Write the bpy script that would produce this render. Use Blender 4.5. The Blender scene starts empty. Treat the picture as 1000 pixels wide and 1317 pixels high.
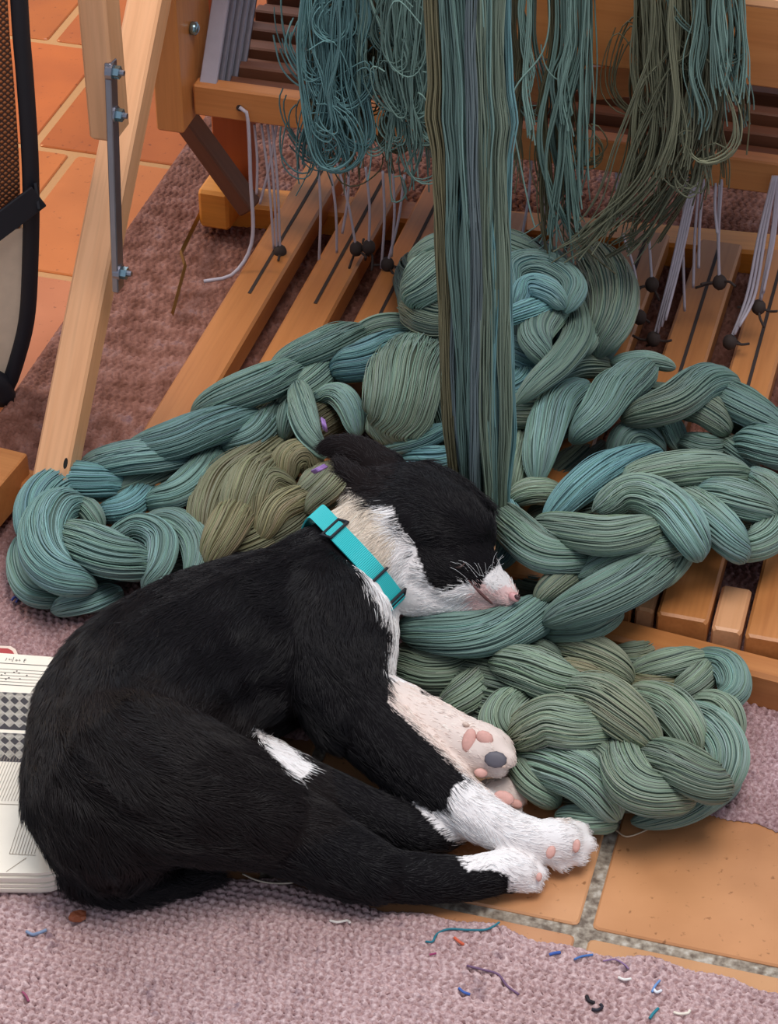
import bpy, math, random
import numpy as np
from mathutils import Vector, Matrix

rng = np.random.default_rng(7)
random.seed(7)
SC = bpy.context.scene
COL = SC.collection

# ------------------------------------------------------------------ camera
CAM_H, PITCH, FOC, IW, IH = 1.6, math.radians(38.5), 3000.0, 1000.0, 1317.0
cd = bpy.data.cameras.new('camera')
cam = bpy.data.objects.new('camera', cd)
COL.objects.link(cam)
cam.location = (0, 0, CAM_H)
cam.rotation_euler = (math.pi / 2 - PITCH, 0, 0)
cd.sensor_fit = 'HORIZONTAL'
cd.sensor_width = 36
cd.lens = 36 * FOC / IW
cd.clip_end = 50
SC.camera = cam

# ------------------------------------------------------------------ light
w = bpy.data.worlds.new('room_light')
SC.world = w
w.use_nodes = True
bg = w.node_tree.nodes['Background']
bg.inputs[0].default_value = (0.75, 0.83, 1.0, 1)
bg.inputs[1].default_value = 0.5


def area(name, loc, target, size, power, color, sizey=None):
    l = bpy.data.lights.new(name, 'AREA')
    l.energy = power
    l.color = color
    l.shape = 'RECTANGLE'
    l.size = size
    l.size_y = sizey or size
    o = bpy.data.objects.new(name, l)
    COL.objects.link(o)
    o.location = loc
    o.rotation_euler = (Vector(target) - Vector(loc)).to_track_quat('-Z', 'Y').to_euler()
    return o


area('window_light', (-1.0, 3.3, 2.9), (0.1, 2.0, 0), 1.5, 58, (0.80, 0.90, 1.0))
area('skylight', (0.5, 1.2, 3.2), (0.05, 1.9, 0), 1.5, 72, (1.0, 0.95, 0.91))
area('floor_lamp_light', (-1.7, 3.3, 1.3), (-0.6, 2.75, 0), 0.4, 13, (1.0, 0.68, 0.36))

SC.view_settings.view_transform = 'Standard'
SC.view_settings.look = 'None'
SC.view_settings.gamma = 1
SC.view_settings.use_curve_mapping = False
SC.view_settings.exposure = 0.0

# ------------------------------------------------------------------ helpers
_s, _c = math.sin(PITCH), math.cos(PITCH)
FWD = np.array([0, _c, -_s]); RGT = np.array([1.0, 0, 0]); UPV = np.array([0, _s, _c])
EYE = np.array([0, 0, CAM_H])
UA = np.array([math.cos(math.radians(-15.5)), math.sin(math.radians(-15.5)), 0])   # loom / tile axis across
VA = np.array([-UA[1], UA[0], 0])                                                 # loom / tile axis in depth
ZA = np.array([0, 0, 1.0])


def ray(x, y):
    return FWD * FOC + RGT * (x - IW / 2) - UPV * (y - IH / 2)


def G(x, y, z=0.0):
    d = ray(x, y)
    return EYE + d * ((z - CAM_H) / d[2])


def PV(x, y, n, p):
    """Where the sight line of a photo point meets the plane through p with normal n."""
    d = ray(x, y)
    return EYE + d * (np.dot(n, np.asarray(p) - EYE) / np.dot(n, d))


def scale_at(p):
    return float(np.dot(np.asarray(p) - EYE, FWD)) / FOC       # metres per photo pixel


def to_px(P):
    d = np.asarray(P) - EYE
    f = d @ FWD
    return np.stack([IW / 2 + FOC * (d @ RGT) / f, IH / 2 - FOC * (d @ UPV) / f], -1)


def UV(u, v, z=0.0):
    return UA * u + VA * v + ZA * z


def uv_of(p):
    return float(np.dot(p, UA)), float(np.dot(p, VA))


def base_of(o):
    b = np.zeros(3)
    while o is not None:
        b += np.array(o.location)
        o = o.parent
    return b


def tag(o, label=None, cat=None, group=None, kind=None):
    for k, v in (('label', label), ('category', cat), ('group', group), ('kind', kind)):
        if v:
            o[k] = v
    return o


def empty(name, loc, label=None, cat=None, group=None, kind=None):
    o = bpy.data.objects.new(name, None)
    COL.objects.link(o)
    o.location = [float(a) for a in loc]
    o.empty_display_size = 0.05
    return tag(o, label, cat, group, kind)


def mesh_obj(name, V, F, mat, parent=None, smooth=False, mats=None, fmat=None, colors=None, uvs=None):
    V = np.asarray(V, float).reshape(-1, 3)
    me = bpy.data.meshes.new(name)
    off = base_of(parent) if parent is not None else V.mean(0) * np.array([1, 1, 0])
    me.from_pydata((V - off).tolist(), [], F if isinstance(F, list) else F.tolist())
    for m in (mats or [mat]):
        me.materials.append(m)
    if fmat is not None:
        me.polygons.foreach_set('material_index', np.asarray(fmat, np.int32))
    if smooth:
        me.polygons.foreach_set('use_smooth', np.ones(len(me.polygons), bool))
    if colors is not None:
        a = me.color_attributes.new('tint', 'FLOAT_COLOR', 'POINT')
        c = np.ones((len(V), 4)); c[:, :3] = colors
        a.data.foreach_set('color', c.ravel())
    me.update()
    o = bpy.data.objects.new(name, me)
    COL.objects.link(o)
    if parent is not None:
        o.parent = parent
    else:
        o.location = off
    return o


def curves_obj(name, paths, radii, mat, parent, tints=None):
    """paths: list/array of (n,3) world polylines -> one hair-curves object."""
    off = base_of(parent)
    cu = bpy.data.hair_curves.new(name)
    cu.add_curves([len(p) for p in paths])
    P = np.concatenate([np.asarray(p) for p in paths]) - off
    cu.attributes['position'].data.foreach_set('vector', P.astype(np.float32).ravel())
    R = np.concatenate([np.broadcast_to(np.asarray(r, float), (len(p),)) for p, r in zip(paths, radii)])
    a = cu.attributes.get('radius') or cu.attributes.new('radius', 'FLOAT', 'POINT')
    a.data.foreach_set('value', R.astype(np.float32))
    if tints is not None:
        tints = np.asarray(tints)
        t = cu.attributes.new('tint', 'FLOAT_COLOR', 'POINT' if tints.ndim == 3 else 'CURVE')
        tints = tints.reshape(-1, 3)
        c = np.ones((len(tints), 4), np.float32); c[:, :3] = tints
        t.data.foreach_set('color', c.ravel())
    cu.materials.append(mat)
    o = bpy.data.objects.new(name, cu)
    COL.objects.link(o)
    o.parent = parent
    return o


def box_geo(c, ax, hx, hy, hz, bev=0.0):
    """Box with bevelled long edges; ax = 3 unit axes."""
    ax = np.asarray(ax, float)
    if bev <= 0:
        V = [c + ax[0] * hx * sx + ax[1] * hy * sy + ax[2] * hz * sz for sx in (-1, 1) for sy in (-1, 1) for sz in (-1, 1)]
        F = [[0, 1, 3, 2], [4, 6, 7, 5], [0, 4, 5, 1], [2, 3, 7, 6], [0, 2, 6, 4], [1, 5, 7, 3]]
        return np.array(V), F
    b = min(bev, hy * .8, hz * .8)
    ring = [(hy - b, hz), (hy, hz - b), (hy, -hz + b), (hy - b, -hz), (-hy + b, -hz), (-hy, -hz + b), (-hy, hz - b), (-hy + b, hz)]
    sec = [(-hx, .0), (-hx + b, 1), (hx - b, 1), (hx, .0)]
    V = []
    for x, full in sec:
        for y, z in ring:
            q = 1.0
            yy = y if full else y - np.sign(y) * b * .7
            zz = z if full else z - np.sign(z) * b * .7
            V.append(c + ax[0] * x + ax[1] * yy + ax[2] * zz)
    F = []
    for i in range(3):
        for j in range(8):
            k = (j + 1) % 8
            F.append([i * 8 + j, i * 8 + k, (i + 1) * 8 + k, (i + 1) * 8 + j])
    F.append([7, 6, 5, 4, 3, 2, 1, 0])
    F.append([24 + j for j in range(8)])
    return np.array(V), F


def norm(v):
    v = np.asarray(v, float)
    return v / max(np.linalg.norm(v), 1e-9)


def beam(name, p0, p1, wid, hei, mat, parent, up=ZA, bev=0.002, label=None):
    """Straight timber from p0 to p1; local x runs along it so that the grain follows."""
    p0, p1 = np.asarray(p0, float), np.asarray(p1, float)
    x = norm(p1 - p0)
    y = norm(np.cross(up, x)); z = np.cross(x, y)
    L = np.linalg.norm(p1 - p0)
    V, F = box_geo(np.zeros(3), np.eye(3), L / 2, wid / 2, hei / 2, bev)
    me = bpy.data.meshes.new(name)
    me.from_pydata(V.tolist(), [], F)
    me.materials.append(mat)
    o = bpy.data.objects.new(name, me)
    COL.objects.link(o)
    M = Matrix(((x[0], y[0], z[0], 0), (x[1], y[1], z[1], 0), (x[2], y[2], z[2], 0), (0, 0, 0, 1)))
    off = base_of(parent) if parent is not None else np.zeros(3)
    if parent is not None:
        o.parent = parent
    M.translation = Vector((p0 + p1) / 2 - off)
    o.matrix_basis = M
    if label:
        o['label'] = label
    return o


def catmull(P, n):
    P = np.asarray(P, float)
    if len(P) == 2:
        t = np.linspace(0, 1, n)[:, None]
        return P[0] * (1 - t) + P[1] * t
    Q = np.vstack([2 * P[0] - P[1], P, 2 * P[-1] - P[-2]])
    m = 24
    out = []
    for i in range(1, len(Q) - 2):
        t = np.linspace(0, 1, m, endpoint=False)[:, None]
        a, b, c, d = Q[i - 1], Q[i], Q[i + 1], Q[i + 2]
        out.append(.5 * (2 * b + (c - a) * t + (2 * a - 5 * b + 4 * c - d) * t ** 2 + (3 * b - a - 3 * c + d) * t ** 3))
    out = np.vstack(out + [P[-1:]])
    s = np.r_[0, np.cumsum(np.linalg.norm(np.diff(out, axis=0), axis=1))]
    u = np.linspace(0, s[-1], n)
    return np.stack([np.interp(u, s, out[:, k]) for k in range(out.shape[1])], 1)


def frames(C, up=ZA):
    T = np.gradient(C, axis=0)
    T /= np.linalg.norm(T, axis=1)[:, None] + 1e-12
    S = np.cross(T, up)
    bad = np.linalg.norm(S, axis=1) < .15
    S[bad] = np.cross(T[bad], np.array([0.3, 1, 0.1]))
    for i in range(1, len(S)):
        if S[i] @ S[i - 1] < 0:
            S[i] = -S[i]
    S /= np.linalg.norm(S, axis=1)[:, None] + 1e-12
    N = np.cross(S, T)
    return T, S, N


def tube_geo(C, R, sides=8, cap=True, up=ZA, flat=1.0):
    C = np.asarray(C, float)
    R = np.broadcast_to(np.asarray(R, float), (len(C),))
    T, S, N = frames(C, up)
    a = np.linspace(0, 2 * math.pi, sides, endpoint=False)
    V = C[:, None] + R[:, None, None] * (np.cos(a)[None, :, None] * S[:, None] + flat * np.sin(a)[None, :, None] * N[:, None])
    n = len(C)
    i, j = np.meshgrid(np.arange(n - 1), np.arange(sides), indexing='ij')
    k = (j + 1) % sides
    F = np.stack([i * sides + j, i * sides + k, (i + 1) * sides + k, (i + 1) * sides + j], -1).reshape(-1, 4).tolist()
    if cap:
        F.append(list(range(sides - 1, -1, -1)))
        F.append([(n - 1) * sides + q for q in range(sides)])
    return V.reshape(-1, 3), F


def merge(geos):
    V, F, o = [], [], 0
    for v, f in geos:
        V.append(v); F += [[q + o for q in p] for p in f]; o += len(v)
    return np.vstack(V), F


def tubes_fast(paths, rad, sides=4):
    """Many equal-length polylines (m,n,3) -> one mesh, vectorised."""
    P = np.asarray(paths, float)
    m, n, _ = P.shape
    T = np.gradient(P, axis=1); T /= np.linalg.norm(T, axis=2)[..., None] + 1e-12
    ref = np.array([0.31, -0.82, 0.48])
    S = np.cross(T, ref); S /= np.linalg.norm(S, axis=2)[..., None] + 1e-9
    N = np.cross(S, T)
    a = np.linspace(0, 2 * math.pi, sides, endpoint=False)
    R = np.broadcast_to(np.asarray(rad, float), (m,))[:, None, None, None]
    V = P[:, :, None] + R * (np.cos(a)[None, None, :, None] * S[:, :, None] + np.sin(a)[None, None, :, None] * N[:, :, None])
    q, i, j = np.meshgrid(np.arange(m), np.arange(n - 1), np.arange(sides), indexing='ij')
    k = (j + 1) % sides
    b = q * n * sides
    F = np.stack([b + i * sides + j, b + i * sides + k, b + (i + 1) * sides + k, b + (i + 1) * sides + j], -1).reshape(-1, 4)
    return V.reshape(-1, 3), F


_ico = None


def ico():
    global _ico
    if _ico is None:
        import bmesh
        bm = bmesh.new()
        bmesh.ops.create_icosphere(bm, subdivisions=2, radius=1)
        _ico = (np.array([v.co[:] for v in bm.verts]), [[v.index for v in f.verts] for f in bm.faces])
        bm.free()
    return _ico


def ball(c, r, axes=None):
    V, F = ico()
    V = V * np.asarray(r, float)
    if axes is not None:
        V = V @ np.asarray(axes, float)
    return V + np.asarray(c), F


def smooth_noise(n, m, k):
    """m rows of n samples, band limited to k knots, unit-ish variance."""
    kn = rng.normal(size=(m, k + 3))
    x = np.linspace(0, k, n)
    i = np.floor(x).astype(int); f = x - i
    f = f * f * (3 - 2 * f)
    return kn[:, i] * (1 - f) + kn[:, i + 1] * f


def in_poly(pts, poly):
    poly = np.asarray(poly, float)
    x, y = pts[:, 0], pts[:, 1]
    r = np.zeros(len(pts), bool)
    j = len(poly) - 1
    for i in range(len(poly)):
        xi, yi = poly[i]; xj, yj = poly[j]
        c = ((yi > y) != (yj > y)) & (x < (xj - xi) * (y - yi) / (yj - yi + 1e-12) + xi)
        r ^= c
        j = i
    return r


# ------------------------------------------------------------------ materials
def srgb(r, g, b):
    f = lambda c: (c / 12.92 if c <= .04045 else ((c + .055) / 1.055) ** 2.4)
    return tuple(f(x / 255) for x in (r, g, b))


class NT:
    def __init__(s, name):
        s.m = bpy.data.materials.new(name); s.m.use_nodes = True
        s.t = s.m.node_tree; s.b = s.t.nodes['Principled BSDF']

    def n(s, typ, **kw):
        x = s.t.nodes.new(typ)
        for k, v in kw.items():
            if k.startswith('_'):
                setattr(x, k[1:], v)
            else:
                x.inputs[k.replace('__', ' ')].default_value = v
        return x

    def l(s, a, b):
        s.t.links.new(a, b)

    def ramp(s, fac, stops):
        r = s.t.nodes.new('ShaderNodeValToRGB')
        e = r.color_ramp.elements
        while len(e) < len(stops):
            e.new(.5)
        for q, (p, c) in zip(e, stops):
            q.position = p; q.color = (*c, 1)
        s.l(fac, r.inputs[0])
        return r.outputs[0]

    def mix(s, fac, a, b, mode='MIX'):
        x = s.t.nodes.new('ShaderNodeMix'); x.data_type = 'RGBA'; x.blend_type = mode
        for i, v in ((0, fac), (6, a), (7, b)):
            if hasattr(v, 'is_linked'):
                s.l(v, x.inputs[i])
            else:
                x.inputs[i].default_value = v if i == 0 else (*v, 1)
        return x.outputs[2]

    def bump(s, h, strength=.3, dist=.001):
        x = s.n('ShaderNodeBump', Strength=strength, Distance=dist)
        s.l(h, x.inputs['Height']); s.l(x.outputs[0], s.b.inputs['Normal'])

    def coord(s, out='Object', scale=(1, 1, 1)):
        tc = s.t.nodes.new('ShaderNodeTexCoord'); mp = s.t.nodes.new('ShaderNodeMapping')
        mp.inputs['Scale'].default_value = scale
        s.l(tc.outputs[out], mp.inputs[0])
        return mp.outputs[0]


def plain(name, col, rough=.5, metal=0.0, spec=.5, noise=0.12, nscale=60):
    k = NT(name)
    co = k.coord()
    nz = k.n('ShaderNodeTexNoise', Scale=nscale, Detail=4)
    k.l(co, nz.inputs['Vector'])
    k.l(k.mix(nz.outputs[0], tuple(c * (1 - noise) for c in col), tuple(min(1, c * (1 + noise)) for c in col)), k.b.inputs['Base Color'])
    k.b.inputs['Roughness'].default_value = rough
    k.b.inputs['Metallic'].default_value = metal
    k.b.inputs['Specular IOR Level'].default_value = spec
    return k.m


def wood(name, light, dark, rough=.38):
    k = NT(name)
    co = k.coord('Object', (1.2, 26, 26))
    n1 = k.n('ShaderNodeTexNoise', Scale=2.2, Detail=6, Distortion=.6)
    k.l(co, n1.inputs['Vector'])
    n2 = k.n('ShaderNodeTexNoise', Scale=9, Detail=5)
    k.l(co, n2.inputs['Vector'])
    c = k.mix(n1.outputs[0], dark, light)
    st = k.ramp(n2.outputs[0], [(.3, (.72, .68, .62)), (.55, (1, 1, 1))])
    c = k.mix(.35, c, st, 'MULTIPLY')
    oi = k.t.nodes.new('ShaderNodeObjectInfo')
    rv = k.ramp(oi.outputs['Random'], [(0, (.86, .84, .8)), (1, (1.08, 1.06, 1.0))])
    c = k.mix(1.0, c, rv, 'MULTIPLY')
    k.l(c, k.b.inputs['Base Color'])
    k.b.inputs['Roughness'].default_value = rough
    k.bump(n2.outputs[0], .15, .0006)
    return k.m


def tinted(name, rough=.7, spec=.2, mul=(1, 1, 1), fine=0, sheen=0.0):
    """Colour comes from the 'tint' attribute of the mesh or of each strand."""
    k = NT(name)
    at = k.t.nodes.new('ShaderNodeAttribute'); at.attribute_name = 'tint'
    c = at.outputs['Color']
    if mul != (1, 1, 1):
        c = k.mix(1.0, c, mul, 'MULTIPLY')
    k.l(c, k.b.inputs['Base Color'])
    k.b.inputs['Roughness'].default_value = rough
    k.b.inputs['Specular IOR Level'].default_value = spec
    if sheen:
        k.b.inputs['Sheen Weight'].default_value = sheen
    return k.m


M_beech = wood('pale_beech', srgb(238, 184, 142), srgb(216, 154, 108))
M_oak = wood('warm_maple', srgb(205, 140, 84), srgb(172, 106, 58))
M_dark = wood('dark_lamm_wood', srgb(118, 72, 48), srgb(84, 48, 32), .6)
M_amber = wood('amber_wood', srgb(235, 160, 70), srgb(206, 124, 44))
M_steel = plain('zinc_steel', srgb(150, 150, 160), .32, .9)
M_alu = plain('grey_aluminium', srgb(165, 160, 172), .45, .35)
M_brass = plain('old_brass', srgb(170, 140, 80), .4, .8)
M_bolt = plain('bolt_zinc', srgb(150, 180, 190), .25, .9)
M_cord = plain('grey_cord', srgb(176, 168, 178), .6)
M_knot = plain('dark_knot', srgb(52, 40, 36), .8)
M_black = plain('black_webbing', srgb(20, 21, 30), .65)
M_cream = plain('cream_cloth', srgb(225, 205, 180), .8)
M_yarn = tinted('cotton_yarn', .62, .25)
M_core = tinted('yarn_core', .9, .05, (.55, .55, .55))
M_fur = tinted('puppy_fur', .4, .3)
M_skin = tinted('puppy_coat', .8, .1)

# ------------------------------------------------------------------ floor: grout bed + terracotta tiles
TS, GR = 0.2955, 0.0125          # tile pitch / grout width
v_near = uv_of(G(700, 1187))[1]
u_near = uv_of(G(765, 1145))[0]
u_far = uv_of(G(80, 140))[0]

kg = NT('grout')
n = kg.n('ShaderNodeTexNoise', Scale=140, Detail=6)
kg.l(kg.coord(), n.inputs['Vector'])
gcol = kg.ramp(n.outputs[0], [(.35, srgb(104, 90, 78)), (.55, srgb(158, 146, 130)), (.7, srgb(190, 182, 170))])
gw = kg.t.nodes.new('ShaderNodeTexCoord'); gx = kg.n('ShaderNodeSeparateXYZ'); kg.l(gw.outputs['Object'], gx.inputs[0])
gm = kg.n('ShaderNodeMapRange'); gm.inputs['From Min'].default_value = -.1; gm.inputs['From Max'].default_value = .3
kg.l(gx.outputs['Y'], gm.inputs[0])
kg.l(kg.mix(gm.outputs[0], gcol, srgb(186, 136, 88)), kg.b.inputs['Base Color'])      # warm light on the far joints, put into the grout colour
kg.b.inputs['Roughness'].default_value = .85
kg.bump(n.outputs[0], .6, .002)

kt = NT('saltillo_tile')
co = kt.coord()
n1 = kt.n('ShaderNodeTexNoise', Scale=7, Detail=5)
kt.l(co, n1.inputs['Vector'])
n2 = kt.n('ShaderNodeTexNoise', Scale=120, Detail=4)
kt.l(co, n2.inputs['Vector'])
at = kt.t.nodes.new('ShaderNodeAttribute'); at.attribute_name = 'tint'
c = kt.mix(1.0, at.outputs['Color'], kt.ramp(n1.outputs[0], [(.3, (.82, .76, .70)), (.7, (1.1, 1.08, 1.06))]), 'MULTIPLY')
c = kt.mix(1.0, c, kt.ramp(n2.outputs[0], [(.28, (.55, .5, .45)), (.36, (1, 1, 1))]), 'MULTIPLY')
kt.l(c, kt.b.inputs['Base Color'])
kt.l(kt.ramp(n1.outputs[0], [(.3, (.26,) * 3), (.7, (.42,) * 3)]), kt.b.inputs['Roughness'])
kt.bump(n1.outputs[0], .12, .004)

fl = empty('floor', (0, 2.2, 0), kind='structure')
V, F = box_geo(np.array([0, 2.3, -.0225]), np.eye(3), 1.5, 1.6, .02)
g = mesh_obj('grout_bed', V, F, kg.m, fl)


def tile(u0, u1, v0, v1, col):
    b, r = .004, .005
    pts = []
    for cx, cy, a0 in ((u1 - r, v1 - r, 0), (u0 + r, v1 - r, 90), (u0 + r, v0 + r, 180), (u1 - r, v0 + r, 270)):
        for a in (0, 45, 90):
            t = math.radians(a0 + a)
            pts.append((cx + r * math.cos(t), cy + r * math.sin(t)))
    pts = np.array(pts)
    cen = pts.mean(0)
    V = [UV(*p, -.012) for p in pts] + [UV(*p, -.0016) for p in pts] + [UV(*(cen + (p - cen) * (1 - .012)), 0.0) for p in pts]
    n = len(pts)
    F = []
    for a in (0, 1):
        for j in range(n):
            k = (j + 1) % n
            F.append([a * n + j, a * n + k, (a + 1) * n + k, (a + 1) * n + j])
    F.append([2 * n + j for j in range(n)])
    mesh_obj('tile', np.array(V), F, kt.m, fl, colors=np.tile(col, (len(V), 1)))


for r in range(-2, 7):
    v0 = v_near + r * TS
    shift = (u_near if r <= 1 else u_far if r == 4 else u_far + .5 * TS + r * .07)
    for q in range(-5, 5):
        u0 = shift + q * TS
        p = UV(u0 + TS / 2, v0 + TS / 2)
        x, y = to_px(p)
        if not (-420 < x < 1420 and -300 < y < 1700):
            continue
        warm = np.clip((v0 - v_near) / 1.0, 0, 1)
        col = np.array(srgb(200, 146, 106)) * (1 - warm) + np.array(srgb(192, 102, 36)) * warm  # sky sheen near and warm light far are put into the tile colour
        col = col * rng.uniform(.86, 1.1) * np.array([1, rng.uniform(.92, 1.08), rng.uniform(.85, 1.1)])
        tile(u0 + GR / 2, u0 + TS - GR / 2, v0 + GR / 2, v0 + TS - GR / 2, np.clip(col, 0, .9))

# ------------------------------------------------------------------ rugs


def rug_mat(name, c0, c1, c2, dirt, shade_stains=False):
    k = NT(name)
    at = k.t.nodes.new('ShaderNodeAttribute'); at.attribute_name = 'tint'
    co = k.coord()
    n1 = k.n('ShaderNodeTexNoise', Scale=300, Detail=3); k.l(co, n1.inputs['Vector'])
    n2 = k.n('ShaderNodeTexNoise', Scale=6, Detail=6); k.l(co, n2.inputs['Vector'])
    n3 = k.n('ShaderNodeTexNoise', Scale=45, Detail=5); k.l(co, n3.inputs['Vector'])
    c = k.ramp(n1.outputs[0], [(.3, c0), (.5, c1), (.72, c2)])
    c = k.mix(k.ramp(n2.outputs[0], [(.45, (0,) * 3), (.75, (dirt,) * 3)]), c, srgb(96, 58, 46))
    if shade_stains:                                     # warm shade under the loom put into the colour, with brown stains
        sx = k.n('ShaderNodeVectorMath', _operation='DOT_PRODUCT')
        tc2 = k.t.nodes.new('ShaderNodeTexCoord'); k.l(tc2.outputs['Object'], sx.inputs[0]); sx.inputs[1].default_value = tuple(VA * 1.0 - UA * .25)
        mr = k.n('ShaderNodeMapRange'); mr.inputs['From Min'].default_value = -.62; mr.inputs['From Max'].default_value = -.15
        k.l(sx.outputs['Value'], mr.inputs[0])
        c = k.mix(mr.outputs[0], c, k.ramp(n3.outputs[0], [(.35, srgb(112, 74, 62)), (.55, srgb(140, 98, 86)), (.7, srgb(160, 120, 108))]))
    c = k.mix(k.ramp(n3.outputs[0], [(.62, (0,) * 3), (.74, (.5,) * 3)]), c, srgb(78, 62, 84))
    c = k.mix(k.ramp(at.outputs['Fac'], [(.45, (0,) * 3), (.8, (.8,) * 3)]), c, srgb(84, 62, 72))     # shade in the pits between the loops, put into the colour
    k.l(c, k.b.inputs['Base Color'])
    k.b.inputs['Roughness'].default_value = .95
    k.b.inputs['Specular IOR Level'].default_value = .05
    k.bump(n1.outputs[0], .7, .002)
    return k.m


M_rug = rug_mat('mauve_rug', srgb(160, 128, 128), srgb(190, 160, 159), srgb(218, 192, 190), .2)
M_rug2 = rug_mat('mauve_brown_rug', srgb(140, 108, 110), srgb(174, 142, 144), srgb(206, 178, 180), .5, True)


def rug(name, u0, u1, v0, v1, step, mat, thick, label, cell=.0072, amp=.0020):
    nu, nv = int((u1 - u0) / step) + 1, int((v1 - v0) / step) + 1
    uu, vv = np.meshgrid(np.linspace(u0, u1, nu), np.linspace(v0, v1, nv), indexing='ij')
    # rows of woven loops, each loop a small rounded bump, offset every other row
    j = np.floor(vv / cell)
    du = uu / (cell * 1.25) + .5 * (j % 2) + .25 * np.sin(uu * 31) + .2 * np.sin(j * 1.7)
    h = np.abs(np.sin(math.pi * du)) ** .5 * np.abs(np.sin(math.pi * vv / cell)) ** .5
    i = np.floor(du)
    hs = np.sin(i * 12.9898 + j * 78.233) * 43758.5453
    hs -= np.floor(hs)
    pu = np.abs(du - np.round(du)); pv_ = np.abs(vv / cell - np.round(vv / cell))
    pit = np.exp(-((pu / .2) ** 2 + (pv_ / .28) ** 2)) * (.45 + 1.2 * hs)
    z = thick - np.minimum(.0064, .0085 * pit) + amp * (h * (.55 + .7 * hs) - .5) + .0012 * np.sin(uu * 11 + 1) * np.sin(vv * 9)
    edge = np.minimum(np.minimum(uu - u0, u1 - uu), np.minimum(vv - v0, v1 - vv))
    z = z * np.clip(edge / .008, 0, 1) ** .5 + .0008
    wob = .004 * np.sin(uu * 37) + .003 * np.sin(uu * 90 + 2) + .0025 * (rng.random(uu.shape) - .5)
    near = np.clip(1 - np.minimum(vv - v0, v1 - vv) / .03, 0, 1)
    P = UA * uu[..., None] + VA * (vv + wob * near)[..., None] + ZA * z[..., None]
    a, b = np.meshgrid(np.arange(nu - 1), np.arange(nv - 1), indexing='ij')
    F = np.stack([a * nv + b, (a + 1) * nv + b, (a + 1) * nv + b + 1, a * nv + b + 1], -1).reshape(-1, 4)
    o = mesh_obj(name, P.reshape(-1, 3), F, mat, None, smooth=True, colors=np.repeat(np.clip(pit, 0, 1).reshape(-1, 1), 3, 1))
    return tag(o, label, 'rug')


vf = uv_of(G(780, 1227))[1]
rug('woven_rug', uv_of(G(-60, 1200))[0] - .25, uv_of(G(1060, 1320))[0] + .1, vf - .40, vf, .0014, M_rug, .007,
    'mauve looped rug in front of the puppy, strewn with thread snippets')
vb0 = uv_of(G(1000, 1068))[1]
ub0 = uv_of(G(150, 315))[0]
rug('floor_rug', ub0, ub0 + 1.75, vb0, vb0 + 1.45, .0021, M_rug2, .007,
    'dusty mauve rug lying under the loom and its treadles')

# ------------------------------------------------------------------ loom
RZ = .008
loom = empty('floor_loom', (*G(520, 700, 0)[:2], 0.0), 'wooden floor loom with treadles, tie-up cords and hanging warp', 'loom')
TZ = .062                                        # top of the treadles

# front rail of the base, with the board that lies along it on the floor
r0, r1 = G(-40, 590, .055), G(1080, 868, .055)
q0, q1 = G(245, 660, .055), G(1000, 852, .055)
rd = norm(q1 - q0)
r0 = q0 - rd * .34; r1 = q1 + rd * .12
beam('front_rail', r0 - VA * .0 - ZA * .03, r1 - ZA * .03, .032, .045, M_oak, loom, bev=.004)
# treadles
front_line = lambda u: None
fA = uv_of(G(857, 786, TZ)); fC = uv_of(G(963, 796, TZ))
lefts = [uv_of(G(271, 406, TZ))[0], uv_of(G(364, 406, TZ))[0], uv_of(G(455, 406, TZ))[0]]
uB = uv_of(G(866, 400, TZ))[0]; uA_ = uv_of(G(955, 400, TZ))[0]; uC = uv_of(G(1052, 420, TZ))[0]
for a in (1, 2, 3):
    lefts.append(lefts[2] + (uB - lefts[2]) * a / 4)
lefts += [uB, uA_, uC]
vback = uv_of(G(380, 205, TZ))[1]
tw = .052
for i, u in enumerate(lefts):
    p = q0 + rd * ((u - uv_of(q0)[0]) / np.dot(rd, UA))
    vfr = uv_of(p)[1] + .02
    vb = vback if i < 3 else vback - .05
    beam('treadle', UV(u + tw / 2, vfr, TZ - .016), UV(u + tw / 2 + .004, vb, TZ - .016), tw, .032, M_oak, loom, bev=.003)
    if i + 1 < len(lefts):
        g0, g1 = u + tw + .004, lefts[i + 1] - .004
        if g1 - g0 > .006:
            beam('treadle_spacer', UV((g0 + g1) / 2, vfr, TZ - .021), UV((g0 + g1) / 2, vfr + .07, TZ - .021), g1 - g0, .03, M_beech, loom, bev=.003)
    # slot sawn in the far half of the treadle, where the cords pass
    sl = beam('treadle_slot', UV(u + tw / 2 + .003, vb - .32, TZ + .0002), UV(u + tw / 2 + .003, vb - .02, TZ + .0002), .004, .001, M_knot, loom, bev=0,
              label='dark slot cut along the treadle')
# rear crossbar of the base
c0, c1 = G(262, 262, .022), G(1010, 330, .022)
beam('rear_rail', c0, c1, .05, .036, M_amber, loom, bev=.004)
beam('rear_rail_block', G(268, 250, .05), G(306, 256, .05), .075, .055, M_amber, loom, bev=.004)

# plane of the harness (lamm) frame: right above the treadle holes
pl = G(358, 325, TZ)
zl = PV(347, 160, VA, pl)[2]
bar_l, bar_r = PV(253, 131, VA, pl), PV(1040, 222, VA, pl)
zb = (bar_l[2] + bar_r[2]) / 2
bar_l = np.array([*bar_l[:2], zb]); bar_r = np.array([*bar_r[:2], zb])
beam('lamm_bar', bar_l, bar_r, .022, .040, M_oak, loom, bev=.002)
for i in range(13):                               # lamms, one behind the other
    d = .026 + i * .024
    beam('lamm', bar_l + VA * d + UA * .012 - ZA * .004 + ZA * .010 * (i % 2), bar_r + VA * d - ZA * .004 + ZA * .012 * (i % 2), .018, .036, M_dark, loom, bev=.002)
beam('lamm_stop', bar_l + VA * .36 + UA * .06 + ZA * .03, bar_r + VA * .36 + ZA * .03, .03, .09, M_oak, loom)
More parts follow.
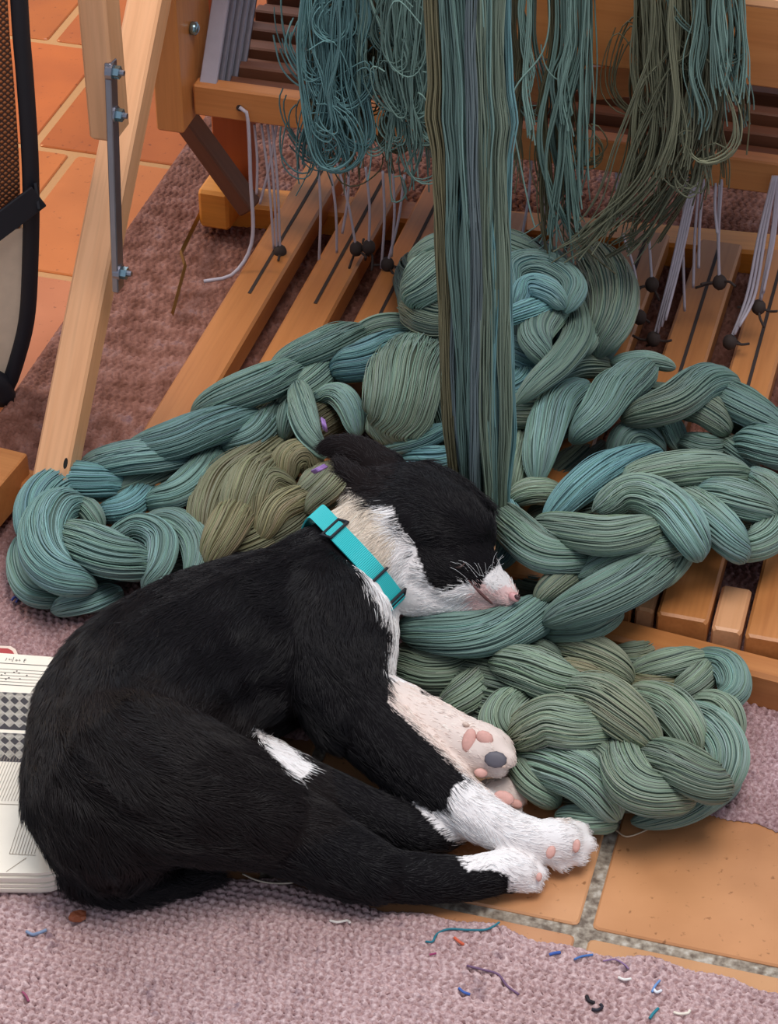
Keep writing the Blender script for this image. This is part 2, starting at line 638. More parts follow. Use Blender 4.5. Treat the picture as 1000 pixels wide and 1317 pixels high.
# grey metal ends of the harness frames
for i in range(5):
    p = PV(268, 114, VA, pl) + VA * (-.004 + i * .013) + UA * (i * .005 + (.006 if i else 0))
    L = .26
    dirn = norm(ZA + VA * .72)
    beam('harness_side', p, p + dirn * (L - i * .012), (.021 if i == 0 else .008), .006, M_alu if i == 0 else M_steel, loom, up=UA if False else norm(np.cross(UA, dirn)), bev=.001)
# upright board of the castle, with its screw
pb = PV(210, 163, VA, pl - VA * .03)
beam('castle_upright', pb + UA * .012 + VA * .045, pb + UA * .012 + VA * .045 + ZA * .5, .034, .11, M_oak, loom, up=norm(VA))
s0 = PV(246, 36, UA, pb + UA * .03 + VA * .05)
V, F = tube_geo(np.array([s0, s0 + UA * .006, s0 + UA * .009]), [.008, .008, .004], 12, up=ZA)
mesh_obj('screw', V, F, M_bolt, loom, smooth=True)
# slanting strut down to the rear rail
beam('strut', PV(222, 130, VA, pl + VA * .09), G(322, 268, .07), .03, .022, M_dark, loom)

bp = PV(304, 235, VA, pl + VA * .16)
beam('rear_post', np.array([*bp[:2], .03]), np.array([*bp[:2], zb + .06]), .05, .03, wood('red_brown_wood', srgb(190, 96, 48), srgb(160, 76, 36)), loom, up=VA)
hp = PV(308, 139, VA, pl - VA * .0115)
V, F = tube_geo(np.array([hp, hp - VA * .0004]), [.0042, .0042], 12)
mesh_obj('cord_hole', V, F, M_knot, loom)
# folding front leg, post and steel link
lf = G(54, 700, .02)
leg_top = PV(194, -10, UA, lf)
leg_dir = norm(leg_top - lf)
beam('leg', lf, lf + leg_dir * (np.linalg.norm(leg_top - lf) + .15), .039, .036, M_beech, loom, up=norm(np.cross(UA, leg_dir)), bev=.003)
beam('side_foot', G(10, 640, .05), G(10, 640, .05) - UA * .2 + VA * .02, .10, .05, M_oak, loom)
pp = lf - UA * .012 + VA * 0
post_b = PV(141, 170, UA, lf + UA * .0)
post_b = post_b + (EYE - post_b) * .03
beam('post', post_b, post_b + ZA * .45, .030, .040, M_beech, loom, up=norm(VA), bev=.003)
k0 = PV(142, 78, UA, lf + UA * .024); k1 = PV(152, 372, UA, lf + UA * .024)
k0 = k0 + (EYE - k0) * .018; k1 = k1 + (EYE - k1) * .018
beam('link_bar', k0, k1, .007, .018, M_steel, loom, up=norm(np.cross(norm(k1 - k0), UA)), bev=.001)
for x, y in ((143, 92), (147, 147), (153, 350)):
    b0 = PV(x, y, UA, k0 + UA * .002)
    V, F = tube_geo(np.array([b0 - UA * .004, b0 + UA * .003]), [.009, .009], 14)
    V2, F2 = tube_geo(np.array([b0 + UA * .003, b0 + UA * .0095]), [.0068, .0068], 6)
    V3, F3 = tube_geo(np.array([b0 + UA * .009, b0 + UA * .014]), [.0035, .003], 8)
    bo = mesh_obj('bolt', V2, F2, M_bolt, loom)
    mesh_obj('washer', V, F, M_steel, bo)
    mesh_obj('bolt_tip', V3, F3, M_steel, bo)
V, F = tube_geo(np.array([PV(84, 596, UA, lf + UA * .0205), PV(84, 596, UA, lf + UA * .0205) + UA * .0004]), [.006, .006], 12)
mesh_obj('screw_hole', V, F, M_knot, loom)

# beam the fringe hangs over, jacks and their metal clips
vb_ = VA
pf = G(700, 400, .15)                              # plane in which the loose warp hangs
bm0, bm1 = PV(560, 12, VA, pf + VA * .1), PV(1080, 40, VA, pf + VA * .1)
bm1 = bm0 + UA * np.dot(bm1 - bm0, UA)
beam('breast_beam', bm0 + ZA * .03, bm1 + ZA * .03, .05, .12, M_oak, loom)
for x, y, a in ((800, 100, .25), (690, 105, -.3)):
    p = PV(x, y, VA, pf + VA * .16)
    d = norm(UA * math.cos(a) + ZA * math.sin(a))
    beam('jack', p - d * .035, p + d * .035, .02, .04, M_oak, loom, up=norm(np.cross(d, VA)))
    beam('jack_clip', p + ZA * .03 + d * .005, p + ZA * .065 + d * .01, .028, .004, M_alu, loom, up=VA)
beam('rear_ledge', PV(440, 40, VA, pf + VA * .3), PV(1040, 92, VA, pf + VA * .3), .03, .03, M_amber, loom)
# unseen board in place of the upper loom, added to shade the treadles
beam('shade_board', bm0 + VA * .25 + ZA * .22 - UA * .35, bm1 + VA * .25 + ZA * .22, .5, .03, M_oak, loom)

# tie-up cords
def cord(pts, knot=True, r=.0017, label=None):
    C = catmull(np.array(pts), 24)
    V, F = tube_geo(C, r, 6, up=np.array([.3, 1, .2]))
    mesh_obj('tie_cord', V, F, M_cord, loom, smooth=True)
    if knot:
        e = C[-1]
        g = [ball(e, (.0085, .0085, .010))]
        for q in range(3):
            d = norm(rng.normal(size=3) * np.array([1, .6, .4]) - ZA * .6)
            g.append(tube_geo(catmull(np.array([e, e + d * .014, e + d * .024 + rng.normal(size=3) * .004]), 6), .0016, 5))
        V, F = merge(g)
        mesh_obj('cord_knot', V, F, M_knot, loom, smooth=True)


def cpt(x, y, off=0.0):
    return PV(x, y, VA, pl - VA * off)


cord([cpt(308, 138, .014), cpt(318, 150, .016), cpt(322, 230, .02), cpt(324, 310, .03), cpt(300, 352, .06), cpt(262, 362, .08)], False, .0024)
for x0, y0, x1, y1 in ((336, 160, 352, 320), (344, 160, 356, 322), (350, 160, 360, 324), (356, 160, 334, 262), (327, 160, 330, 250)):
    cord([cpt(x0, y0), cpt((x0 + x1) / 2 + 2, (y0 + y1) / 2), cpt(x1, y1)], (x1, y1) == (360, 324))
for x0, y0, x1, y1, kn in ((408, 200, 410, 338, 0), (424, 215, 433, 325, 0), (430, 200, 458, 320, 1), (448, 210, 440, 300, 0), (470, 215, 474, 318, 1), (492, 220, 490, 345, 0),
                           (505, 220, 503, 330, 0), (520, 225, 498, 340, 1), (684, 190, 668, 320, 0), (690, 192, 700, 330, 0), (790, 200, 790, 285, 0), (794, 200, 797, 285, 0), (801, 215, 803, 275, 0)):
    cord([cpt(x0, y0), cpt((x0 + x1) / 2 + 3, (y0 + y1) / 2), cpt(x1, y1)], bool(kn))
for k in range(4):
    cord([cpt(893 + k * 2, 218, .02), cpt(880 + k * 3, 270, .03), cpt(862 + k * 3, 350, .05), cpt(840 + k * 5, 436 - 8 * k, .08)], k == 0, .0019)
cord([cpt(800, 300, .02), cpt(816, 350, .04), cpt(822, 408, .06)], True)
cord([cpt(834, 300, .02), cpt(838, 366, .04)], True)
for x0, y0, x1, y1, kn in ((880, 225, 880, 400, 0), (884, 225, 878, 330, 0), (900, 225, 891, 370, 0), (905, 230, 898, 345, 0), (920, 235, 922, 300, 0), (925, 235, 925, 363, 1), (928, 230, 924, 360, 0)):
    cord([cpt(x0, y0, .01), cpt((x0 + x1) / 2 - 2, (y0 + y1) / 2, .02), cpt(x1, y1, .03)], bool(kn))
for k in range(3):
    cord([cpt(994 + k * 2, 226, .02), cpt(976 + k * 4, 300, .03), cpt(960 + k * 5, 380, .05), cpt(938 + k * 6, 440 - 10 * k, .08)], k == 0, .0019)
for k in range(3):
    cord([cpt(999 + k, 226, .01), cpt(992 + k * 2, 300, .02), cpt(975 + k * 3, 395 - k * 9, .04)], k == 0)
# brass hook lying beside the first treadle
C = np.array([G(272, 245, .03), G(233, 325, .03), G(238, 342, .03), G(222, 402, .015)])
V, F = tube_geo(C, .0062, 4, up=UA, flat=.35)
mesh_obj('brass_hook', V, F, M_brass, loom)

# ------------------------------------------------------------------ yarn
TEAL = np.array(srgb(118, 146, 138)); OLIVE = np.array(srgb(134, 128, 98)); BLUE = np.array(srgb(110, 150, 152))
SAGE = np.array(srgb(130, 146, 128))


def yarn_loop(parent, pts, wpx, z, hue, e0=.5, e1=.5, twist=.5, bulge=.55, dz=.35, lvl=1.0, name='yarn_loop', th=None):
    """One loop of the chained warp: a lens-shaped bundle of threads over a dark core.
    pts are photo points along its middle, wpx its half width there, z the height of its middle."""
    P = []
    pts = [np.array(p, float) for p in pts]
    ex_ = .16 * wpx / max(np.linalg.norm(pts[1] - pts[0]), 1), .16 * wpx / max(np.linalg.norm(pts[-1] - pts[-2]), 1)
    pts[0] = pts[0] + (pts[0] - pts[1]) * ex_[0] * 2.2
    pts[-1] = pts[-1] + (pts[-1] - pts[-2]) * ex_[1] * 2.2
    m = len(pts)
    for i, (x, y) in enumerate(pts):
        t = i / (m - 1)
        k = scale_at(G(x, y, z))
        P.append(G(x, y, max(z + wpx * k * (dz * (math.sin(math.pi * t) - .75) - .9 * abs(2 * t - 1) ** 5), .010)))
    n = 26
    C = catmull(np.array(P), n)
    k = scale_at(C[n // 2])
    t = np.linspace(0, 1, n)
    # lens: full in the middle, pinched where the next loop closes round it, shut at the very ends
    ee = e0 * (1 - t) + e1 * t
    prof = ee + (1 - ee) * np.sin(math.pi * t) ** bulge
    prof = prof * (1 - np.abs(2 * t - 1) ** 7 * .9) ** .6
    R = wpx * k * prof
    T, S, N = frames(C)
    # cross-section faces the open side: rotate so N leans to the eye-independent up
    a0 = np.linspace(0, 2 * math.pi, 14, endpoint=False)
    Rc = R * .93
    V = C[:, None] + Rc[:, None, None] * (np.cos(a0)[None, :, None] * S[:, None] + .86 * np.sin(a0)[None, :, None] * N[:, None])
    V[..., 2] = np.maximum(V[..., 2], .0095)
    i, j = np.meshgrid(np.arange(n - 1), np.arange(14), indexing='ij')
    jj = (j + 1) % 14
    F = np.stack([i * 14 + j, i * 14 + jj, (i + 1) * 14 + jj, (i + 1) * 14 + j], -1).reshape(-1, 4).tolist()
    F += [list(range(13, -1, -1)), [(n - 1) * 14 + q for q in range(14)]]
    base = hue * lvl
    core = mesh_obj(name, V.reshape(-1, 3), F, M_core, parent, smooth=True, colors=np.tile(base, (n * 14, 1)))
    nth = th or int(np.clip(wpx * 7.0, 80, 340))
    th0 = np.sort(rng.random(nth)) * 2 * math.pi
    wander = smooth_noise(n, nth, 3) * .07
    tw = twist * (1 if rng.random() < .8 else .7)
    ang = th0[:, None] + tw * (t[None] - .5) * 1.6 + wander
    # shared low-frequency unevenness so that threads gather into small hanks
    g = np.sin(th0 * 9 + rng.random() * 6) * .5 + np.sin(th0 * 17 + rng.random() * 6) * .5
    rad = (1.0 + .022 * g[:, None] + .018 * smooth_noise(n, nth, 3) + .012 * rng.normal(size=(nth, 1)))
    loose = rng.random(nth) < .09
    rad[loose] += np.abs(smooth_noise(n, loose.sum(), 2)) * .06
    st = np.clip(t[None] , 0, 1)
    X = C[None] + (R * rad)[..., None] * (np.cos(ang)[..., None] * S[None] + .86 * np.sin(ang)[..., None] * N[None])
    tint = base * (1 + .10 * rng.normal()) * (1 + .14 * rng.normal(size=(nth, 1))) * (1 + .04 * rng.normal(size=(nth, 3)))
    X[..., 2] = np.maximum(X[..., 2], .010)
    # the dye is uneven along the yarn: each bundle drifts towards another shade
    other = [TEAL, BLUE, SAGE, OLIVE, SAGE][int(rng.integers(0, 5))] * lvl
    f = np.clip(.75 * (.5 + .5 * np.sin(t * rng.uniform(2, 4) + rng.random() * 6.28)), 0, .2 if hue is OLIVE else .42)[None, :, None]
    tint = tint[:, None] * (1 - f) + (tint * (other / base))[:, None] * f
    curves_obj('yarn_threads', list(X), [.00054 * rng.uniform(.75, 1.35) for _ in range(nth)], M_yarn, core, np.clip(tint, .01, .9))
    return core


def chain(label, base_px, loops, hue, group='chained green warps'):
    b = G(*base_px, 0)
    o = empty('yarn_chain', (*b[:2], 0.0), label, 'yarn chain', group)
    for L in loops:
        pts, wpx, z = L[0], L[1], L[2]
        kw = L[3] if len(L) > 3 else {}
        h = kw.pop('hue', hue)
        yarn_loop(o, pts, wpx, z, h, **kw)
    return o


B = dict(hue=BLUE)
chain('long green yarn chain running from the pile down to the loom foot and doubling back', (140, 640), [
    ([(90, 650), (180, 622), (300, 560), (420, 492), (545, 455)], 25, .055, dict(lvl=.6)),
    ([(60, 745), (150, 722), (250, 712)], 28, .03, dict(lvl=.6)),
    ([(112, 598), (170, 588), (205, 586), (238, 588)], 24, .085, dict(hue=BLUE)),
    ([(37, 690), (46, 645), (80, 618), (120, 618), (160, 625)], 25, .07, dict(hue=BLUE, e0=.7)),
    ([(130, 660), (165, 650), (197, 622)], 20, .055, dict(hue=BLUE)),
    ([(192, 645), (225, 635), (255, 612), (283, 577)], 23, .07),
    ([(168, 580), (215, 568), (260, 552), (324, 535)], 27, .10),
    ([(288, 578), (325, 560), (357, 527)], 21, .08),
    ([(255, 527), (300, 506), (345, 490), (387, 476)], 26, .105),
    ([(362, 520), (400, 492), (441, 463)], 21, .09),
    ([(355, 470), (400, 450), (435, 436), (464, 429)], 22, .11),
    ([(438, 474), (465, 464), (500, 452), (537, 448)], 29, .115, dict(hue=BLUE)),
    ([(452, 434), (490, 420), (530, 424), (562, 446)], 18, .105),
    ([(548, 442), (560, 470), (577, 502)], 25, .10, dict(e0=.3, e1=.8)),
    ([(36, 690), (28, 725), (42, 762), (84, 772)], 19, .03),
    ([(98, 648), (72, 652), (54, 680), (56, 715), (78, 740), (114, 752)], 29, .075, dict(bulge=.35, twist=.4)),
    ([(102, 650), (116, 658), (127, 680)], 15, .06),
    ([(82, 690), (115, 702), (150, 716), (186, 727)], 32, .075, dict(e0=.4, e1=.6)),
    ([(72, 782), (110, 772), (150, 762)], 18, .03),
    ([(144, 690), (180, 678), (207, 695), (203, 728), (188, 752)], 21, .065),
    ([(188, 672), (222, 670), (248, 692), (254, 722), (244, 752)], 20, .06, dict(hue=SAGE)),
], TEAL)
chain('olive green yarn chain behind the puppy, tied with two lilac threads', (330, 650), [
    ([(270, 705), (330, 650), (410, 610)], 38, .045, dict(lvl=.6)),
    ([(370, 665), (410, 645), (455, 625)], 30, .05, dict(lvl=.75)),
    ([(296, 712), (325, 694), (358, 684)], 24, .055),
    ([(345, 700), (375, 676), (408, 658)], 22, .06),
    ([(395, 655), (420, 632), (445, 612)], 17, .09),
    ([(380, 570), (415, 540), (440, 540)], 26, .07, dict(lvl=.6)),
    ([(255, 695), (262, 655), (285, 617), (330, 588), (368, 566)], 24, .07),
    ([(298, 672), (310, 635), (325, 612), (350, 600)], 27, .09),
    ([(268, 722), (285, 690), (300, 665), (312, 654)], 26, .08),
    ([(316, 680), (325, 642), (345, 620), (374, 630)], 23, .085),
    ([(335, 690), (350, 660), (375, 645), (402, 640)], 21, .08),
    ([(360, 618), (370, 592), (390, 586), (404, 604)], 22, .09),
    ([(384, 642), (405, 620), (427, 604)], 18, .085),
    ([(384, 498), (389, 530), (398, 560), (415, 584)], 18, .11, dict(hue=TEAL)),
    ([(410, 512), (432, 507), (450, 525), (458, 556)], 17, .10, dict(hue=TEAL)),
    ([(365, 560), (372, 535), (385, 515)], 16, .085, dict(hue=TEAL)),
], OLIVE)
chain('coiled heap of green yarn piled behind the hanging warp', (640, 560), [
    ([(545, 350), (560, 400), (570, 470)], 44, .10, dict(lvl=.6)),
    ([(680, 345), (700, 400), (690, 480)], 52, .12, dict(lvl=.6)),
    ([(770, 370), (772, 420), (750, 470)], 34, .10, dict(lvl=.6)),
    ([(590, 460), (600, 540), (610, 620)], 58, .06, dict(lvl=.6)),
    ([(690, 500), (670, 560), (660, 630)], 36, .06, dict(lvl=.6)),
    ([(470, 540), (500, 520), (540, 500)], 30, .07, dict(lvl=.6)),
    ([(636, 632), (652, 668), (655, 702), (640, 728)], 20, .085, dict(hue=BLUE)),
    ([(648, 738), (685, 758), (722, 752)], 22, .045, dict(lvl=.45)),  # dark filler loop: the shadow beside the muzzle put into the yarn colour
    ([(684, 640), (735, 600), (770, 580)], 24, .05, dict(lvl=.45)),
    ([(582, 352), (552, 356), (533, 384)], 33, .19, dict(e0=.6)),
    ([(584, 412), (555, 408), (535, 395)], 27, .15, dict(e0=.6)),
    ([(530, 334), (560, 316), (592, 311)], 17, .20),
    ([(630, 306), (665, 318), (697, 338)], 19, .21),
    ([(655, 385), (653, 350), (680, 338), (712, 346), (737, 370), (728, 396)], 19, .21, dict(hue=BLUE, bulge=.3)),
    ([(664, 390), (680, 368), (706, 374), (722, 392)], 17, .215, dict(hue=BLUE)),
    ([(645, 412), (680, 398), (716, 392)], 15, .20, dict(hue=BLUE)),
    ([(722, 388), (700, 410), (688, 435), (702, 464)], 24, .18),
    ([(741, 388), (742, 430), (720, 465), (692, 490), (668, 514)], 20, .165),
    ([(752, 398), (756, 430), (748, 455)], 17, .15),
    ([(766, 332), (786, 370), (786, 412), (772, 448)], 33, .16, dict(e0=.55, e1=.5, twist=.2)),
    ([(632, 448), (664, 455), (692, 478)], 23, .14, dict(hue=BLUE)),
    ([(636, 512), (665, 500), (690, 474)], 22, .13, dict(hue=BLUE)),
    ([(640, 528), (672, 527), (706, 532)], 26, .12),
    ([(660, 514), (700, 486), (740, 468), (784, 474)], 21, .12),
    ([(650, 640), (658, 600), (674, 556)], 23, .10, dict(hue=SAGE)),
    ([(545, 458), (524, 486), (515, 522), (510, 558)], 50, .125, dict(e0=.16, e1=.8, bulge=.75, twist=.15, hue=SAGE, th=380)),
    ([(482, 502), (505, 472), (542, 462)], 14, .13, dict(hue=SAGE)),
    ([(495, 577), (535, 566), (575, 552)], 14, .10, dict(hue=BLUE)),
    ([(520, 592), (560, 592), (592, 590)], 20, .09, dict(hue=BLUE)),
], TEAL)
chain('green yarn chain arching over the treadles at the far side of the heap', (850, 560), [
    ([(700, 565), (790, 515), (900, 522), (1010, 570)], 22, .095, dict(lvl=.6)),
    ([(690, 614), (697, 570), (715, 522), (748, 500)], 25, .13),
    ([(740, 562), (765, 535), (790, 502), (830, 475)], 27, .14),
    ([(788, 466), (830, 462), (864, 472)], 12, .125),
    ([(808, 537), (860, 520), (905, 492), (938, 494)], 27, .14),
    ([(883, 524), (908, 526), (932, 552)], 23, .12),
    ([(914, 502), (955, 520), (1004, 555)], 25, .125),
    ([(960, 572), (985, 572), (1022, 592)], 27, .11),
    ([(793, 588), (815, 562), (845, 582)], 24, .095),
    ([(884, 572), (905, 576), (928, 582)], 21, .09),
    ([(934, 574), (950, 582), (968, 604)], 19, .09),
    ([(845, 556), (862, 548), (872, 575)], 15, .09),
    ([(1000, 540), (1030, 560), (1040, 600)], 24, .1),
], TEAL)
chain('thick green yarn chain lying across the treadles beside the muzzle', (820, 700), [
    ([(690, 665), (800, 645), (900, 655), (1005, 650)], 44, .095, dict(lvl=.6)),
    ([(705, 790), (790, 745), (875, 700)], 28, .085, dict(lvl=.6)),
    ([(706, 664), (745, 627), (790, 601), (842, 585)], 25, .12, dict(hue=BLUE)),
    ([(800, 618), (850, 606), (910, 604), (958, 613)], 26, .135),
    ([(772, 654), (815, 634), (860, 652), (888, 688), (896, 712)], 29, .15, dict(bulge=.45)),
    ([(696, 674), (760, 688), (800, 688), (847, 680)], 27, .15),
    ([(646, 660), (672, 690), (705, 714), (755, 721)], 27, .13),
    ([(876, 638), (910, 665), (938, 693), (952, 714)], 28, .13),
    ([(905, 632), (950, 641), (990, 662)], 25, .14),
    ([(950, 710), (985, 692), (1010, 658)], 25, .115),
    ([(968, 612), (1000, 636), (1012, 660)], 19, .13),
    ([(660, 640), (690, 630), (718, 640)], 19, .10, dict(hue=SAGE)),
    ([(744, 740), (800, 716), (850, 704), (880, 700)], 21, .125),
    ([(708, 796), (765, 771), (815, 746), (856, 722)], 32, .12, dict(twist=.3)),
    ([(692, 770), (715, 748), (745, 733)], 17, .11),
    ([(700, 812), (750, 806), (790, 788)], 21, .08),
    ([(850, 752), (868, 728), (882, 708)], 15, .105),
], SAGE * .55 + TEAL * .45)
chain('rounded coil of green yarn chain on the floor by the outstretched paws', (780, 940), [
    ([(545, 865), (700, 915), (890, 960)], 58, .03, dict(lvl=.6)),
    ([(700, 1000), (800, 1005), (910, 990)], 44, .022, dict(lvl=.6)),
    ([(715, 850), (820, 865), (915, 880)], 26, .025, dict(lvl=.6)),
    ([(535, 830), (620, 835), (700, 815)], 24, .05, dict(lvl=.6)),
    ([(526, 806), (575, 815), (630, 813), (685, 793), (708, 783)], 31, .085, dict(twist=1.6, bulge=.3, hue=TEAL)),
    ([(520, 850), (562, 862), (606, 852)], 37, .04),
    ([(572, 916), (605, 890), (642, 866)], 28, .045),
    ([(646, 850), (685, 864), (720, 880), (750, 892)], 31, .085),
    ([(684, 900), (657, 910), (642, 935), (654, 962)], 27, .065, dict(twist=.2)),
    ([(666, 946), (705, 928), (740, 934), (778, 942)], 37, .085, dict(twist=.3)),
    ([(730, 892), (770, 898), (805, 922), (838, 958)], 34, .095, dict(twist=.3)),
    ([(702, 824), (745, 834), (785, 852), (806, 874)], 25, .06),
    ([(672, 832), (700, 838), (718, 854)], 16, .06),
    ([(718, 856), (745, 860), (775, 874)], 13, .08, dict(hue=OLIVE)),
    ([(788, 842), (815, 840), (855, 836)], 16, .04),
    ([(815, 864), (860, 852), (904, 848)], 19, .055),
    ([(900, 846), (934, 858), (943, 888), (922, 908)], 22, .05),
    ([(866, 898), (895, 876), (924, 852)], 21, .045),
    ([(896, 905), (930, 914), (942, 950)], 23, .045),
    ([(800, 880), (840, 885), (880, 890)], 24, .035, dict(hue=OLIVE)),
    ([(822, 892), (860, 910), (884, 940), (893, 970)], 27, .075),
    ([(882, 918), (918, 940), (936, 975), (928, 1014)], 28, .065, dict(hue=TEAL)),
    ([(834, 970), (870, 984), (905, 1003), (922, 1012)], 32, .085, dict(e0=.6)),
    ([(800, 952), (804, 990), (830, 1018), (882, 1026)], 32, .075, dict(twist=.3)),
    ([(818, 1056), (870, 1046), (915, 1024), (944, 1004)], 19, .025, dict(hue=TEAL, twist=1.2)),
    ([(756, 962), (780, 975), (794, 1014)], 20, .07),
    ([(676, 975), (720, 984), (760, 1005), (788, 1044)], 36, .055, dict(twist=.3)),
    ([(672, 975), (685, 1000), (712, 1030)], 26, .04),
    ([(722, 1050), (755, 1054), (785, 1058)], 19, .025),
], SAGE)

# lilac ties
olive = [o for o in COL.objects if o.get('label', '').startswith('olive green yarn')][0]
M_lilac = plain('lilac_thread', srgb(165, 125, 190), .7)
for (x, y, z, dx, dy) in ((415, 545, .142, 2, 9), (409, 602, .135, 10, -5)):
    g = []
    for q in range(3):
        ox, oy = (-dy * .22 * (q - 1), dx * .22 * (q - 1)) if False else (q * 1.6, q * 1.2)
        p = [G(x - dx * .8 + ox, y - dy * .8 + oy, z - .012), G(x + ox, y + oy, z), G(x + dx * .8 + ox, y + dy * .8 + oy, z - .012)]
        g.append(tube_geo(catmull(np.array(p), 10), .0014, 5))
    V, F = merge(g)
    mesh_obj('lilac_tie', V, F, M_lilac, olive, smooth=True)

# the long hank of warp that hangs straight down behind the head
hb = G(622, 672, .09)
hk = empty('hanging_warp', (*hb[:2], 0.09), 'long straight hank of green warp hanging down behind the head of the puppy', 'yarn')
top = PV(604, -70, VA, hb)
n = 60
t = np.linspace(0, 1, n)
ax = np.stack([np.interp(t, [0, 1], [top[k], hb[k]]) for k in range(3)], 1)
half = np.interp(t, [0, .2, .25, .3, .42, .8, 1], [.034, .035, .039, .034, .0325, .033, .024])
SLATE = np.array(srgb(112, 126, 128))
GB = 16
for si in range(GB):                               # the hank falls as many sub-bundles side by side
    off = -1 + 2 * (si + .5 + .3 * rng.normal()) / GB
    off = float(np.clip(off, -.97, .97))
    nth = int(rng.integers(28, 44))
    lat = off * half + (.0035 * smooth_noise(n, 1, 4)[0] + .001 * smooth_noise(n, 1, 9)[0]) * (1 - abs(off)) ** .5
    C = ax + UA * lat[:, None] - VA * (.012 * math.sqrt(max(0, 1 - off * off)) + .007 * rng.normal())
    r = half * rng.uniform(.09, .17)
    a = rng.random(nth) * 2 * math.pi
    q = np.sqrt(rng.uniform(.1, 1, nth))
    wx = (q * np.cos(a))[:, None] * r[None] + .0016 * smooth_noise(n, nth, 4) + .0007 * smooth_noise(n, nth, 11)
    wy = (q * np.sin(a))[:, None] * r[None] * 1.3 + .0012 * smooth_noise(n, nth, 6)
    X = C[None] + wx[..., None] * UA + wy[..., None] * VA
    V, F = tubes_fast(X, .00085 * rng.uniform(.75, 1.25, nth), 4)
    base = OLIVE * .8 if off < -.72 else [TEAL * 1.05, BLUE * 1.1, SLATE * .95, TEAL * .85, SAGE * .9][int(rng.integers(0, 5))]
    tint = np.clip(base * (1 + .22 * rng.normal(size=(nth, 1))), .01, .9)
    mesh_obj('warp_strands', V, F, M_yarn, hk, smooth=True, colors=np.repeat(tint, n * 4, axis=0))
V, F = tube_geo(np.stack([np.interp(t, [0, 1], [top[k], hb[k]]) for k in range(3)], 1), np.interp(t, [0, .7, 1], [.028, .026, .012]), 14, up=VA, flat=.25)
mesh_obj('warp_core', V, F, M_core, hk, smooth=True, colors=np.tile(TEAL * .35, (len(V), 1)))

tb = top + ZA * .03
beam('cloth_beam', tb - UA * .60, tb + UA * .62, .05, .05, M_oak, loom, bev=.006)
# loose ends hanging from the loom
rp = PV(480, -62, VA, pf)
beam('apron_rod', rp - UA * .12, rp + UA * .62, .016, .016, M_beech, loom, bev=.004)
pf_top = PV(480, -60, VA, pf)[2]


